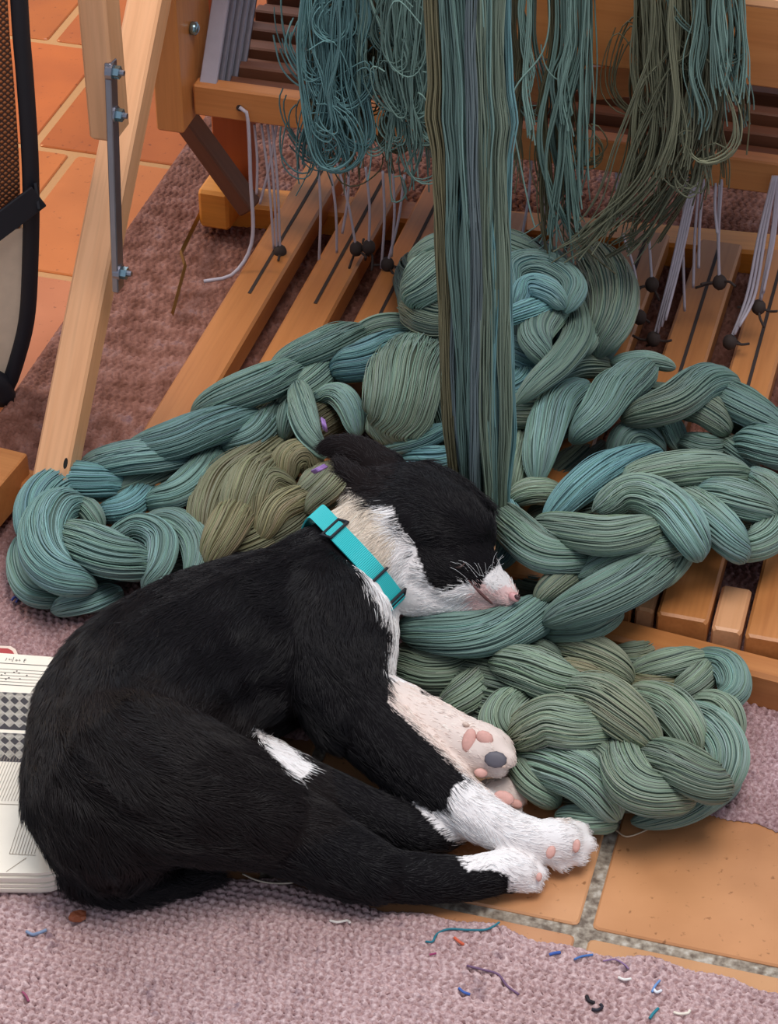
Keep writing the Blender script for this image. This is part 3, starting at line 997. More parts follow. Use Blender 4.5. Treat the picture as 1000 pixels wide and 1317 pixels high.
def fringe(label, px0, px1, ybot, count, hue, curl=1.0, loops=.25, plane=pf, sweep=None, dark=.35, depth=.05, group='loose warp ends hanging from the loom', y0=-60, taper=.75):
    c = PV((px0 + px1) / 2, ybot - 60, VA, plane)
    o = empty('warp_fringe', c, label, 'yarn', group)
    k = scale_at(c)
    geos = {0: [], 1: []}
    n = 40
    t = np.linspace(0, 1, n)
    paths, tints = [], []
    i = 0
    while i < count:
        m = int(rng.integers(1, 13))               # a lock of threads that stay together
        f = rng.beta(1.15, 1.15)
        x0 = px0 + (px1 - px0) * f
        xb = (px0 + px1) / 2 + (x0 - (px0 + px1) / 2) * taper + rng.normal() * 8
        d = rng.uniform(-1, 1) * depth
        front = d < depth * -.1
        yb = ybot * (1 - .6 * rng.random() ** 1.5) + rng.normal() * 10
        A = PV(x0, y0, VA, plane + VA * d); Bt = PV(xb, yb, VA, plane + VA * d)
        L = np.linalg.norm(A - Bt)
        looped = False
        if sweep is not None and rng.random() < sweep[2]:
            E_ = PV(sweep[0] + rng.normal() * 26, sweep[1] + rng.normal() * 14, VA, plane + VA * d * .4)
            M_ = PV(x0 - 12 + rng.normal() * 12, min(yb, 235) * .9, VA, plane + VA * d)
            P = catmull(np.array([A, PV(x0, 60, VA, plane + VA * d), M_, E_ * .55 + M_ * .45 - ZA * .02, E_]), n)
        elif rng.random() < loops:                  # falls, turns and climbs again
            looped = True
            rr = rng.uniform(.008, .026)
            sg = 1 if rng.random() < .5 + .45 * (1 - 2 * f) else -1
            b = Bt + ZA * rng.uniform(0, .55) * L
            q1 = b + UA * sg * rr * 1.0 - ZA * rr
            q2 = b + UA * sg * rr * 2.1 + ZA * rr * .3
            q3 = q2 - UA * sg * rr * rng.uniform(-.3, 1.2) + ZA * rr * rng.uniform(1.2, 3.5) - VA * .004
            q4 = q3 - UA * sg * rr * rng.uniform(.2, 2.2) + ZA * rr * rng.uniform(-1.5, 1.0)
            P = catmull(np.array([A, A * .45 + b * .55 + UA * rng.normal() * .008, b, q1, q2, q3, q4]), n)
        else:
            P = A[None] * (1 - t[:, None]) + Bt[None] * t[:, None]
        amp = curl * rng.uniform(.002, .012) * t ** 1.3
        ph = rng.random(2) * 6.28
        fr = rng.uniform(.6, 1.7)
        P = P + UA * (amp * np.sin(fr * 6.28 * t + ph[0]) + .003 * curl * smooth_noise(n, 1, 5)[0] * t)[:, None] + VA * (amp * .7 * np.sin(fr * 5 * t + ph[1]))[:, None]
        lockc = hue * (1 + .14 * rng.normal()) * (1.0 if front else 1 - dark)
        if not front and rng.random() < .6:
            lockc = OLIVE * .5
        sp = rng.uniform(.0012, .0040)
        for _ in range(min(m, count - i)):
            j2 = .4 + (2.4 if looped else .9) * t[:, None]
            Q = P + (UA * rng.normal() + VA * rng.normal() * .7) * sp * j2 + UA * (.0012 * curl * smooth_noise(n, 1, 6)[0])[:, None]
            Q = Q + ZA * (rng.normal() * .012) * t[:, None] ** 3
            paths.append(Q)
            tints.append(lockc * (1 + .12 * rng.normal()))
        i += m
    P_ = np.array(paths)
    cutf = rng.uniform(.80, 1.0, len(P_))           # the ends were cut at different lengths
    idx = cutf[:, None] * np.linspace(0, n - 1, n)[None]
    i0 = np.minimum(idx.astype(int), n - 2); fr_ = (idx - i0)[..., None]
    ar_ = np.arange(len(P_))[:, None]
    paths = P_[ar_, i0] * (1 - fr_) + P_[ar_, i0 + 1] * fr_
    V, F = tubes_fast(np.array(paths), .00085 * rng.uniform(.8, 1.2, len(paths)), 4)
    obj = mesh_obj('yarn_ends', V, F, M_yarn, o, smooth=True, colors=np.repeat(np.clip(np.array(tints), .01, .9), n * 4, axis=0))
    obj['kind'] = 'stuff'
    return o


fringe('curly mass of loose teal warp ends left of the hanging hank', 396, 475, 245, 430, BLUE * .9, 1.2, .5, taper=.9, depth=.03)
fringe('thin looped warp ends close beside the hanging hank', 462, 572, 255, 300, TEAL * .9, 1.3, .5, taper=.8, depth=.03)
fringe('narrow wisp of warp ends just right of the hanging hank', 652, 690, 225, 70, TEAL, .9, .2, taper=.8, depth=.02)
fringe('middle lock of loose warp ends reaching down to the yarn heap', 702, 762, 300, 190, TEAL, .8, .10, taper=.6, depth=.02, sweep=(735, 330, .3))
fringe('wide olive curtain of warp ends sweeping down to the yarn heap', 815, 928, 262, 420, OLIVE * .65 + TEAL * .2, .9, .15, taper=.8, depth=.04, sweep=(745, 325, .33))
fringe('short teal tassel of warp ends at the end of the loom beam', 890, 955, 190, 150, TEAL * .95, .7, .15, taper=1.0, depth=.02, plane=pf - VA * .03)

# ------------------------------------------------------------------ puppy
pb0 = G(250, 960, 0)
pup = empty('puppy', (*pb0[:2], 0.0), 'black and white puppy in a turquoise collar, asleep curled against the yarn', 'dog')
BL = 1.0
# chains of (px, py, radius px, height): name, flow +1 = hair runs along the chain, hair length
CH = [
    ('torso', [(472, 712, 66, .125), (430, 752, 84, .11), (385, 800, 108, .098), (325, 830, 122, .098), (250, 862, 128, .1), (180, 925, 138, .104), (152, 1005, 126, .096), (150, 1040, 108, .085)], .017),
    ('chest', [(470, 740, 52, .10), (462, 800, 52, .085), (452, 860, 56, .07)], .016),
    ('shoulder', [(410, 800, 96, .115), (425, 860, 74, .105), (445, 915, 56, .088)], .015),
    ('neck', [(535, 672, 66, .142), (500, 696, 72, .138), (462, 722, 74, .128), (430, 750, 80, .115)], .017),
    ('skull', [(590, 688, 50, .150), (566, 680, 63, .150), (528, 664, 70, .150), (500, 660, 66, .145)], .012),
    ('cheek', [(606, 742, 33, .126), (575, 735, 48, .125), (545, 725, 54, .125), (515, 715, 52, .125)], .011),
    ('muzzle', [(653, 767, 13, .112), (640, 757, 21, .116), (620, 743, 29, .126), (596, 722, 43, .135)], .0075),
    ('jaw', [(632, 778, 13, .098), (600, 770, 24, .102), (560, 760, 36, .108), (535, 752, 42, .11)], .007),
    ('crest', [(545, 606, 16, .175), (580, 628, 20, .17), (612, 660, 24, .16)], .016),
    ('ear', [(498, 608, 30, .176), (468, 586, 24, .182), (442, 577, 19, .184), (420, 575, 13, .180)], .010),
    ('earlobe', [(505, 632, 27, .174), (482, 628, 20, .178), (458, 613, 16, .182), (438, 599, 12, .184)], .011),
    ('thigh', [(165, 985, 120, .115), (215, 1010, 104, .115), (275, 1030, 88, .10), (335, 1052, 68, .085)], .015),
    ('shank', [(320, 1045, 66, .08), (385, 1075, 58, .066), (440, 1105, 50, .05), (480, 1122, 42, .043)], .012),
    ('hock', [(450, 1118, 42, .042), (520, 1128, 35, .034), (590, 1130, 30, .028), (625, 1126, 29, .025)], .009),
    ('hindpaw', [(620, 1124, 27, .024), (648, 1121, 29, .024), (668, 1122, 24, .022)], .008),
    ('hindtoes1', [(660, 1112, 15, .024), (686, 1112, 13, .018)], .007),
    ('hindtoes2', [(662, 1122, 15, .024), (691, 1124, 13, .018)], .007),
    ('hindtoes3', [(660, 1132, 15, .020), (684, 1137, 13, .014)], .007),
    ('farhind', [(300, 1000, 70, .05), (400, 1030, 52, .045), (480, 1055, 40, .036), (545, 1072, 32, .028), (600, 1050, 26, .024), (632, 1026, 25, .024)], .010),
    ('farhindpaw', [(632, 1026, 25, .024), (650, 1020, 22, .026)], .006),
    ('farhindtoes1', [(648, 1014, 13, .032), (666, 1012, 11, .030)], .005),
    ('farhindtoes2', [(648, 1026, 13, .026), (668, 1026, 11, .024)], .005),
    ('farhindtoes3', [(640, 1038, 12, .02), (660, 1040, 11, .018)], .005),
    ('foreleg', [(425, 868, 70, .10), (468, 925, 54, .083), (520, 975, 48, .068), (562, 1010, 42, .056), (600, 1040, 37, .046), (650, 1068, 30, .036), (695, 1082, 27, .030)], .010),
    ('forepaw', [(690, 1080, 27, .030), (718, 1082, 30, .030), (730, 1084, 24, .028)], .008),
    ('foretoes1', [(725, 1068, 16, .032), (745, 1070, 14, .028)], .007),
    ('foretoes2', [(728, 1082, 16, .032), (752, 1086, 14, .026)], .007),
    ('foretoes3', [(722, 1094, 15, .026), (742, 1101, 14, .020)], .007),
    ('foretoes4', [(708, 1100, 14, .022), (722, 1110, 12, .016)], .007),
    ('farfore', [(480, 905, 46, .075), (520, 918, 40, .072), (560, 938, 37, .070), (595, 955, 35, .070)], .008),
    ('farforepaw', [(595, 955, 35, .070), (622, 965, 35, .070), (636, 970, 27, .068)], .006),
    ('farforetoes1', [(628, 948, 16, .080), (646, 956, 13, .076)], .005),
    ('farforetoes2', [(632, 966, 17, .078), (651, 976, 14, .074)], .005),
    ('farforetoes3', [(622, 982, 15, .066), (640, 990, 12, .062)], .005),
    ('tail', [(140, 1085, 44, .06), (105, 1108, 32, .042), (112, 1130, 26, .028), (160, 1142, 24, .022), (215, 1138, 20, .02), (265, 1128, 15, .02)], .018),
]
cen, rad, flw, hln, geos = [], [], [], [], []
for nm, pts, hl in CH:
    W = np.array([[*G(x, y, z), r * scale_at(G(x, y, z))] for x, y, r, z in pts])
    Q = catmull(W, max(6, 5 * len(pts)))
    T = np.gradient(Q[:, :3], axis=0)
    T /= np.linalg.norm(T, axis=1)[:, None]
    for q, tt in zip(Q, T):
        c = q[:3].copy(); r = q[3]
        c[2] = max(c[2], r * .80)
        axes = np.eye(3); rr = np.array([r, r, r])
        if nm.startswith('ear'):
            vdir = norm(EYE - c)
            a1 = norm(np.cross(vdir, tt)); axes = np.stack([tt, a1, np.cross(tt, a1)]); rr = np.array([r, r, r * .45])
        V, F = ball(c, rr, axes)
        V[:, 2] = np.where(V[:, 2] < .009, .009 + (V[:, 2] - .009) * .12, V[:, 2])
        geos.append((V, F)); cen.append(c); rad.append(r); flw.append(tt); hln.append(hl)
V, F = merge(geos)
tmp = bpy.data.objects.new('tmp', bpy.data.meshes.new('tmp'))
tmp.data.from_pydata(V.tolist(), [], F)
COL.objects.link(tmp)
m = tmp.modifiers.new('r', 'REMESH'); m.mode = 'VOXEL'; m.voxel_size = .0027
m = tmp.modifiers.new('s', 'SMOOTH'); m.factor = .5; m.iterations = 4
dg = bpy.context.evaluated_depsgraph_get()
me = bpy.data.meshes.new_from_object(tmp.evaluated_get(dg))
bpy.data.objects.remove(tmp)
BV = np.empty(len(me.vertices) * 3); me.vertices.foreach_get('co', BV); BV = BV.reshape(-1, 3)
cen, rad, flw, hln = map(np.array, (cen, rad, flw, hln))

WHITE = [
    # nape, cheek and blaze of the muzzle
    [(400, 655), (418, 634), (441, 626), (467, 642), (481, 657), (494, 649), (505, 653), (517, 683), (532, 699), (540, 725), (553, 754), (572, 762), (593, 752), (601, 750), (616, 757), (627, 738), (642, 727), (690, 765), (650, 800), (590, 800), (530, 800), (508, 812), (480, 765), (440, 700)],
    [(494, 763), (505, 809), (499, 846), (499, 905), (540, 905), (540, 760)],                       # bib
    [(506, 893), (498, 902), (520, 925), (560, 962), (600, 1002), (700, 1010), (690, 930), (600, 890)],    # far foreleg
    [(610, 1000), (700, 985), (700, 1040), (672, 1068), (630, 1030)],                               # far hind paw
    [(604, 1000), (582, 1012), (574, 1040), (556, 1046), (530, 1030), (545, 1050), (575, 1080), (640, 1105), (780, 1125), (780, 1050), (680, 1050), (630, 1018)],
    [(585, 1098), (600, 1120), (625, 1118), (652, 1125), (655, 1150), (640, 1165), (725, 1165), (725, 1100), (640, 1085)],
    [(326, 936), (345, 942), (372, 960), (402, 986), (392, 1000), (372, 998), (348, 972)],         # belly
]


def white_at(P, jit=0.0):
    px = to_px(P) + (rng.normal(size=(len(P), 2)) * jit if jit else 0)
    wv = np.zeros(len(P), bool)
    for poly in WHITE:
        wv |= in_poly(px, poly)
    return wv, px


def coat(P, jit, n=None):
    wv, px = white_at(P, jit)
    m = len(P)
    blk = np.array(srgb(22, 19, 22)) * np.ones((m, 1))
    d_ear = ((px[:, 0] - 450) / 60) ** 2 + ((px[:, 1] - 600) / 50) ** 2 < 1
    blk[d_ear] = srgb(34, 26, 26)
    low = in_poly(px, [(0, 900), (200, 860), (420, 960), (440, 1060), (330, 1120), (60, 1100)])
    blk[low] = srgb(29, 23, 23)
    wht = np.array(srgb(246, 240, 238)) * np.ones((m, 1))
    nape = in_poly(px, [(400, 620), (470, 620), (510, 700), (500, 740), (460, 720)])
    wht[nape] = srgb(226, 212, 196)
    leg = in_poly(px, [(478, 872), (700, 900), (730, 1060), (612, 1006), (560, 972), (498, 922)])
    wht[leg] = srgb(236, 218, 208)
    pink = in_poly(px, [(604, 776), (612, 757), (622, 750), (634, 764), (650, 752), (674, 766), (664, 792), (606, 792)])
    wht[pink] = srgb(240, 204, 200)
    return np.where(wv[:, None], wht, blk), wv, px


cols, wv, _ = coat(BV, 0)
a = me.color_attributes.new('tint', 'FLOAT_COLOR', 'POINT')
cc = np.ones((len(BV), 4)); cc[:, :3] = cols * np.where(wv, .9, .6)[:, None]
a.data.foreach_set('color', cc.ravel())
me.materials.clear(); me.materials.append(M_skin)
me.polygons.foreach_set('use_smooth', np.ones(len(me.polygons), bool))
off = base_of(pup)
me.vertices.foreach_set('co', (BV - off).ravel())
me.update()
body = bpy.data.objects.new('body', me); COL.objects.link(body); body.parent = pup

# where the collar sits: it follows the neck, and no hair grows under it
BPX = to_px(BV)


def surf_z(x, y):
    """Height of the nearest coat surface on the sight line of a photo point."""
    d = np.abs(BPX[:, 0] - x) + np.abs(BPX[:, 1] - y)
    i = np.argsort(d)[:30]
    dep = (BV[i] - EYE) @ FWD
    return BV[i[np.argmin(dep)], 2]


hw, th_ = .0112, .0013
FR = []
for x, y in ((407, 657), (418, 668), (438, 690), (458, 711), (478, 733), (496, 755), (512, 776)):
    p = G(x, y, surf_z(x, y)); FR.append(p + norm(EYE - p) * .0065)
FR = catmull(np.array(FR), 50)
for _ in range(12):
    FR[1:-1] = (FR[:-2] + 2 * FR[1:-1] + FR[2:]) / 4
axn = norm(G(505, 680, .135) - G(420, 760, .125))
vd_ = norm(FR[25] - EYE)
vd_ = norm(vd_ - axn * np.dot(vd_, axn))
half_ = np.linalg.norm(FR[0] - FR[-1]) / 2
mid_ = (FR[0] + FR[-1]) / 2
BK = [mid_ + (FR[-1] - mid_) * math.cos(a) + vd_ * half_ * 1.25 * math.sin(a) for a in np.linspace(0, math.pi, 42)[1:-1]]
RING = np.vstack([FR, BK])
for _ in range(2):
    RING = (np.roll(RING, 1, 0) + 2 * RING + np.roll(RING, -1, 0)) / 4
RC = RING.mean(0)


# fur
me.calc_loop_triangles()
nt = len(me.loop_triangles)
tri = np.empty(nt * 3, np.int32); me.loop_triangles.foreach_get('vertices', tri); tri = tri.reshape(-1, 3)
A, B_, C_ = BV[tri[:, 0]], BV[tri[:, 1]], BV[tri[:, 2]]
cr = np.cross(B_ - A, C_ - A); ar = np.linalg.norm(cr, axis=1) / 2
nrm = cr / (2 * ar[:, None] + 1e-15)
# only where the coat is not pressed on the floor
wgt = ar * (A[:, 2] > .011)
NF = 190000
pick = rng.choice(nt, NF, p=wgt / wgt.sum())
r1, r2 = rng.random(NF), rng.random(NF)
sq = np.sqrt(r1)
P0 = A[pick] * (1 - sq)[:, None] + B_[pick] * (sq * (1 - r2))[:, None] + C_[pick] * (sq * r2)[:, None]
N0 = nrm[pick]
FL = np.zeros((NF, 3)); HL = np.zeros(NF)
for s in range(0, NF, 10000):
    d = np.linalg.norm(P0[s:s + 10000, None] - cen[None], axis=2) / rad[None]
    wq = np.exp(-((d - d.min(1)[:, None]) / .12) ** 2)
    wq /= wq.sum(1)[:, None]
    FL[s:s + 10000] = wq @ flw
    HL[s:s + 10000] = wq @ hln


def nfield(P, f, ph):
    return np.sin(P[:, 0] * f + ph) * np.cos(P[:, 1] * f * 1.1 + 2 * ph) + np.sin(P[:, 2] * f * .9 + 3 * ph + P[:, 0] * f * .5)


tuft = np.stack([nfield(P0, 130, q) + .6 * nfield(P0, 300, q + 1) for q in (.3, 1.9, 4.1)], 1)
FLt = FL - (FL * N0).sum(1)[:, None] * N0
FLt /= np.linalg.norm(FLt, axis=1)[:, None] + 1e-6
D = FLt + .24 * tuft + .14 * rng.normal(size=(NF, 3))
D -= (D * N0).sum(1)[:, None] * N0 * .9
D /= np.linalg.norm(D, axis=1)[:, None] + 1e-6
ln = HL * rng.uniform(.6, 1.25, NF)
lift = rng.uniform(.18, .5, NF)
ts = np.array([0, .22, .48, .75, 1.0])
pts = P0[:, None] - N0[:, None] * .001 + ln[:, None, None] * (D[:, None] * (ts * (.75 + .25 * ts))[None, :, None] + N0[:, None] * (lift[:, None] * (ts - .55 * ts ** 2))[..., None] - ZA * (.10 * ts ** 2)[None, :, None])
pts[..., 2] = np.maximum(pts[..., 2], .0095)
cols, wv, px = coat(P0, 3.2)
cols = cols * (1 + .16 * rng.normal(size=(NF, 1)))
# thin or bare skin: pads, nose and lip
dd = np.full(NF, 9.0); ax_ = np.zeros(NF)
for s in range(0, NF, 20000):
    q_ = P0[s:s + 20000, None] - FR[None, ::2]
    al = q_ @ axn
    res = np.linalg.norm(q_ - al[..., None] * axn, axis=2)
    b_ = res.argmin(1); i_ = np.arange(len(b_))
    dd[s:s + 20000] = res[i_, b_]; ax_[s:s + 20000] = al[i_, b_]
bare = (np.abs(ax_) < hw) & (dd < .014)
near_c = (np.abs(ax_) < hw + .02) & (dd < .02) & ~bare
toward = near_c & ((D * axn).sum(1) * -np.sign(ax_) > 0)
pts[toward] = P0[toward][:, None] + (pts[toward] - P0[toward][:, None]) * np.clip((np.abs(ax_[toward]) - hw) / .02, .2, 1)[:, None, None]
rr = np.array([.00017, .00019, .00017, .00012, .00003])
fur = curves_obj('fur', list(pts[~bare]), [rr * (1.2 if q else 1.0) for q in wv[~bare]], M_fur, pup, np.clip(cols[~bare], .002, .95))


def facing(x, y, z, rx, ry, rz, mat, name, parent, ang=0.0, lift=0.0):
    """A soft pad on the coat that faces the open side."""
    c = G(x, y, z); vd = norm(EYE - c)
    a1 = norm(RGT * math.cos(ang) - UPV * math.sin(ang)); a1 = norm(a1 - vd * np.dot(a1, vd)); a2 = np.cross(vd, a1)
    k = scale_at(c)
    V, F = ball(c + vd * lift, np.array([rx * k, ry * k, rz * k]), np.stack([a1, a2, vd]))
    return mesh_obj(name, V, F, mat, parent, smooth=True)


M_pink = plain('pink_skin', srgb(214, 162, 150), .6, noise=.2, nscale=250)
M_pad = plain('grey_pad', srgb(92, 88, 96), .55)
M_lip = plain('lip_skin', srgb(98, 62, 60), .45)
M_nose = plain('nose_skin', srgb(205, 150, 150), .35)
M_nostril = plain('nostril_skin', srgb(70, 45, 48), .4)
M_claw = plain('claw_horn', srgb(205, 180, 165), .3)
# pads
for x, y, rx, ry, an, mt, nm in ((603, 952, 9, 16, .25, M_pink, 'paw_pad'), (623, 949, 12, 9, .5, M_pink, 'toe_pad'), (637, 977, 15, 11, .1, M_pad, 'toe_pad'), (618, 994, 9, 6, .1, M_pink, 'toe_pad'),
                                  (648, 1026, 14, 9, .3, M_pink, 'paw_pad'), (664, 1034, 8, 6, .3, M_pink, 'toe_pad'), (708, 1096, 6, 9, .4, M_pink, 'paw_pad'), (741, 1088, 5, 9, .2, M_pink, 'toe_pad'), (693, 1128, 4, 6, .2, M_pink, 'toe_pad')):
    facing(x, y, surf_z(x, y), rx, ry, 3.2, mt, nm, pup, an, .0022)
for x, y in ((599, 932), (646, 985)):
    facing(x, y, surf_z(x, y), 5, 3, 3, M_claw, 'claw', pup, .3, .003)
# nose, lip line, closed eye
facing(661, 768, surf_z(659, 767), 8, 6, 4, M_nose, 'nose', pup, .6, .002)
facing(665, 768, surf_z(661, 767), 4.5, 3.2, 2, M_nostril, 'nostril', pup, .6, .0058)


def line_on(pts, r, mat, name, lift=.003):
    C = []
    for x, y in pts:
        z = surf_z(x, y); p = G(x, y, z); C.append(p + norm(EYE - p) * lift)
    V, F = tube_geo(catmull(np.array(C), 18), np.array([.3, .7, 1, 1, .8, .4])[np.linspace(0, 5, 18).astype(int)] * r, 6, up=np.array([.2, .5, 1]))
    return mesh_obj(name, V, F, mat, pup, smooth=True)


line_on([(602, 746), (613, 758), (624, 769), (633, 777)], .0017, M_lip, 'lip', .0032)
line_on([(578, 727), (584, 730), (592, 729), (598, 724)], .0010, plain('eyelid_skin', srgb(70, 52, 48), .4), 'eyelid', .0045)
# whiskers
wh = []
for i in range(13):
    f = i / 12
    x0, y0 = 604 + 34 * f + rng.normal() * 2, 740 + rng.normal() * 3
    z = surf_z(x0, y0); p = G(x0, y0, z)
    dx, dy = -34 + 42 * f + rng.normal() * 8, -12 - 18 * rng.random()
    q1 = G(x0 + dx * .5, y0 + dy * .75, z + .010); q2 = G(x0 + dx, y0 + dy, z + .008 + .004 * rng.normal())
    wh.append(catmull(np.array([p, q1, q2]), 8))
M_wh = plain('whisker_hair', srgb(235, 235, 235), .4)
V, F = tubes_fast(np.array(wh), .00013, 3)
mesh_obj('whiskers', V, F, M_wh, pup, smooth=True)

# collar: webbing ring round the neck with slider and buckle
ka = plain('turquoise_webbing', srgb(40, 190, 190), .5)
M_turq = NT('turquoise_ribbed_webbing')
uvn = M_turq.t.nodes.new('ShaderNodeAttribute'); uvn.attribute_name = 'tint'
M_turq.l(uvn.outputs['Color'], M_turq.b.inputs['Base Color']); M_turq.b.inputs['Roughness'].default_value = .5
RF = catmull(np.vstack([RING, RING[:1]]), 401)[:-1]
nrib = len(RF)
OUT = RF - RC
OUT -= (OUT @ axn)[:, None] * axn
OUT /= np.linalg.norm(OUT, axis=1)[:, None]
V, F, cl = [], [], []
for i in range(nrib):
    rib = .0005 if i % 2 else 0
    for dx, dr in ((-hw, 0), (-hw, th_ + rib), (hw, th_ + rib), (hw, 0)):
        V.append(RF[i] + axn * dx + OUT[i] * dr)
        cl.append(np.array(srgb(48, 200, 200)) if i % 2 else np.array(srgb(24, 150, 158)))
for i in range(nrib):
    k = (i + 1) % nrib
    for j in range(4):
        F.append([i * 4 + j, i * 4 + (j + 1) % 4, k * 4 + (j + 1) % 4, k * 4 + j])
col = mesh_obj('collar', np.array(V), F, M_turq.m, pup, colors=np.array(cl))
col['label'] = 'turquoise webbing collar'
RPX = to_px(RF[:200])
for a_px, nm in (((431, 682), 'slider'), ((484, 741), 'keeper'), ((507, 770), 'buckle')):
    b = int(np.argmin(np.hypot(*(RPX - np.array(a_px)).T)))
    g = []
    o_ = OUT[b]; tg = norm(np.cross(axn, o_))
    c0 = RF[b] + o_ * .0024
    L = .006 if nm == 'slider' else .004
    for sg in ((-1, 1) if nm != 'keeper' else (0,)):
        g.append(box_geo(c0 + tg * sg * L, np.stack([axn, tg, o_]), hw + .003, .0013, .0014, .0006))
    if nm != 'keeper':
        for sg in (-1, 1):
            g.append(box_geo(c0 + axn * sg * (hw + .002), np.stack([tg, axn, o_]), L + .0013, .0013, .0014, .0006))
    V, F = merge(g)
    mesh_obj(nm, V, F, M_black, col)

# ------------------------------------------------------------------ book with weaving drafts
kb = NT('printed_page')
M_page = plain('page_paper', srgb(238, 228, 212), .75, noise=.04)
M_ink = plain('printed_ink', srgb(58, 54, 58), .8)
M_faint = plain('faint_ink', srgb(150, 135, 120), .8)
bk = empty('pattern_book', (*G(20, 1000, 0)[:2], .0), 'open weaving pattern book with black diamond prints, under the rump of the puppy', 'book')
BZ = .0334
b0, b1, b2, b3 = G(-130, 1122, BZ), G(76, 1124, BZ), G(108, 848, BZ), G(-130, 830, BZ)
ex = norm(b1 - b0); ey = norm(b2 - b1)


def page_pt(s, t, z):                              # s across from the spine side, t from the bottom edge up
    p = (b0 * (1 - s) + b1 * s) * (1 - t) + (b3 * (1 - s) + b2 * s) * t
    curl = .006 * max(0, (s - .86) / .14) ** 2 * max(0, 1 - t * 1.4)
    return np.array([p[0], p[1], z + curl])


for q in range(7):                                 # leaves of the book block
    z0, z1 = .006 + q * .0040, .006 + q * .0040 + .0034
    ns = 16
    jit = rng.normal() * .004
    V = [page_pt(s * (1 + jit * .4), t, z) + ey * jit * (1 if t == 0 else 0) for z in (z0, z1) for t in (0, 1) for s in np.linspace(0, 1, ns)]
    F = []
    for i in range(ns - 1):
        F += [[2 * ns + i, 2 * ns + i + 1, 3 * ns + i + 1, 3 * ns + i], [i + 1, i, ns + i, ns + i + 1], [i, i + 1, 2 * ns + i + 1, 2 * ns + i], [ns + i + 1, ns + i, 3 * ns + i, 3 * ns + i + 1]]
    F += [[ns - 1, 2 * ns - 1, 4 * ns - 1, 3 * ns - 1], [0, 2 * ns, 3 * ns, ns]]
    mesh_obj('pages', np.array(V), F, M_page, bk)
ZP = .006 + 6 * .0040 + .0034 + .0004


def on_page(x, y):
    p = G(x, y, ZP)
    return p


def ink_line(pts, wpx, mat=M_ink):
    P = np.array([on_page(*p) for p in pts])
    V, F = [], []
    for i, p in enumerate(P):
        d = norm(P[min(i + 1, len(P) - 1)] - P[max(i - 1, 0)]); s = np.cross(d, ZA) * wpx * .0008 / 2
        V += [p - s, p + s]
    for i in range(len(P) - 1):
        F.append([2 * i, 2 * i + 1, 2 * i + 3, 2 * i + 2])
    return np.array(V), F


g = []
slope = lambda x: .06 * x
for y in (852.5, 860, 864, 868, 872, 876, 880):
    g.append(ink_line([(-100, y + slope(-100)), (70, y + slope(70))], .55 if y not in (852.5, 880) else .8))
for x, y in ((2, 868), (6.5, 866), (7.5, 873.5), (11.5, 871.5), (18, 864.5), (21.5, 863), (24.5, 865.5), (25.5, 873), (34.5, 868.5)):
    g.append(ink_line([(x - 1, y), (x + 1, y)], 1.7))
V, F = merge(g); mesh_obj('draft_lines', V, F, M_ink, bk)
# handwriting
strokes = [[(7, 849.5), (9, 846)], [(11.5, 849), (12, 846.5), (13, 849), (14, 847), (14.5, 849)], [(15.5, 851), (18, 845)], [(20, 849.5), (21, 848), (22.5, 849), (21, 850), (20, 849.5)],
           [(24, 849.5), (25, 848), (26, 849.5), (24.5, 850)], [(30.5, 850), (33, 849), (33, 847.5), (31.5, 848), (30.5, 851), (31.5, 852)]]
V, F = merge([ink_line(s, .7) for s in strokes]); mesh_obj('handwriting', V, F, M_ink, bk)
# diamond pattern strips
for y0, y1, xr in ((890, 937, 46), (942, 978, 40)):
    g = []
    s = 11.5
    V = np.array([on_page(-100, y0 - 5), on_page(xr + 2, y0 + 2), on_page(xr + 2, y1 + 3), on_page(-100, y1 - 4)]) - ZA * .0002
    mesh_obj('printed_ground', V, [[3, 2, 1, 0]], M_ink, bk)
    pb_ = np.array([on_page(-100, y0 - 5), on_page(xr, y0 + 2), on_page(xr, y1 + 2), on_page(-100, y1 - 5)])
    for r in range(int((y1 - y0) / s) + 1):
        for q in range(-8, 4):
            cx, cy = 12.5 + q * 12.5, y0 + 5 + r * s + (12.5 * q) * .06
            if cx > xr - 1 or cy > y1:
                continue
            for f, wd in ((.93, .9), (.58, .7), (.22, 1.1)):
                dx, dy = 6.2 * f, 5.6 * f
                g.append(ink_line([(cx - dx, cy), (cx, cy - dy), (cx + dx, cy), (cx, cy + dy), (cx - dx, cy)], wd))
    V, F = merge(g); mesh_obj('diamond_print', V, F, M_page, bk)
g = []
for i in range(14):
    g.append(ink_line([(-30 + i * 4, 1030), (-2 + i * 4, 965)], .6))
for i in range(9):
    g.append(ink_line([(12 + i * 4, 1098), (26 + i * 4, 1055)], .6))
g += [ink_line([(12, 1098), (46, 1100)], .7), ink_line([(-100, 1030), (28, 1035)], .7), ink_line([(8, 1121), (34, 1103)], .7)]
V, F = merge(g); mesh_obj('drawn_lines', V, F, M_faint, bk)

# red covered booklet lying beyond the book
rb = empty('red_booklet', (*G(5, 836, 0)[:2], 0), 'corner of a red booklet with a cream border sticking out beyond the pattern book', 'book')
for nm, mt, z, ins in (('cover', plain('cream_border', srgb(225, 205, 190), .5), .012, 0), ('cover_panel', plain('red_cover', srgb(165, 48, 48), .45), .0135, 4)):
    P = [(-110, 826 + ins * .7), (14 - ins, 831 + ins * .7), (20 - ins, 835 + ins * .5), (27 - ins, 850), (-110, 850)]
    top_ = [G(x, y, z) for x, y in P]
    V = top_ + [p - ZA * (.004 if ins == 0 else .001) for p in top_]
    F = [[0, 1, 2, 3, 4][::-1], [5, 6, 7, 8, 9]] + [[i, (i + 1) % 5, 5 + (i + 1) % 5, 5 + i] for i in range(5)]
    mesh_obj(nm, np.array(V), F, mt, rb)

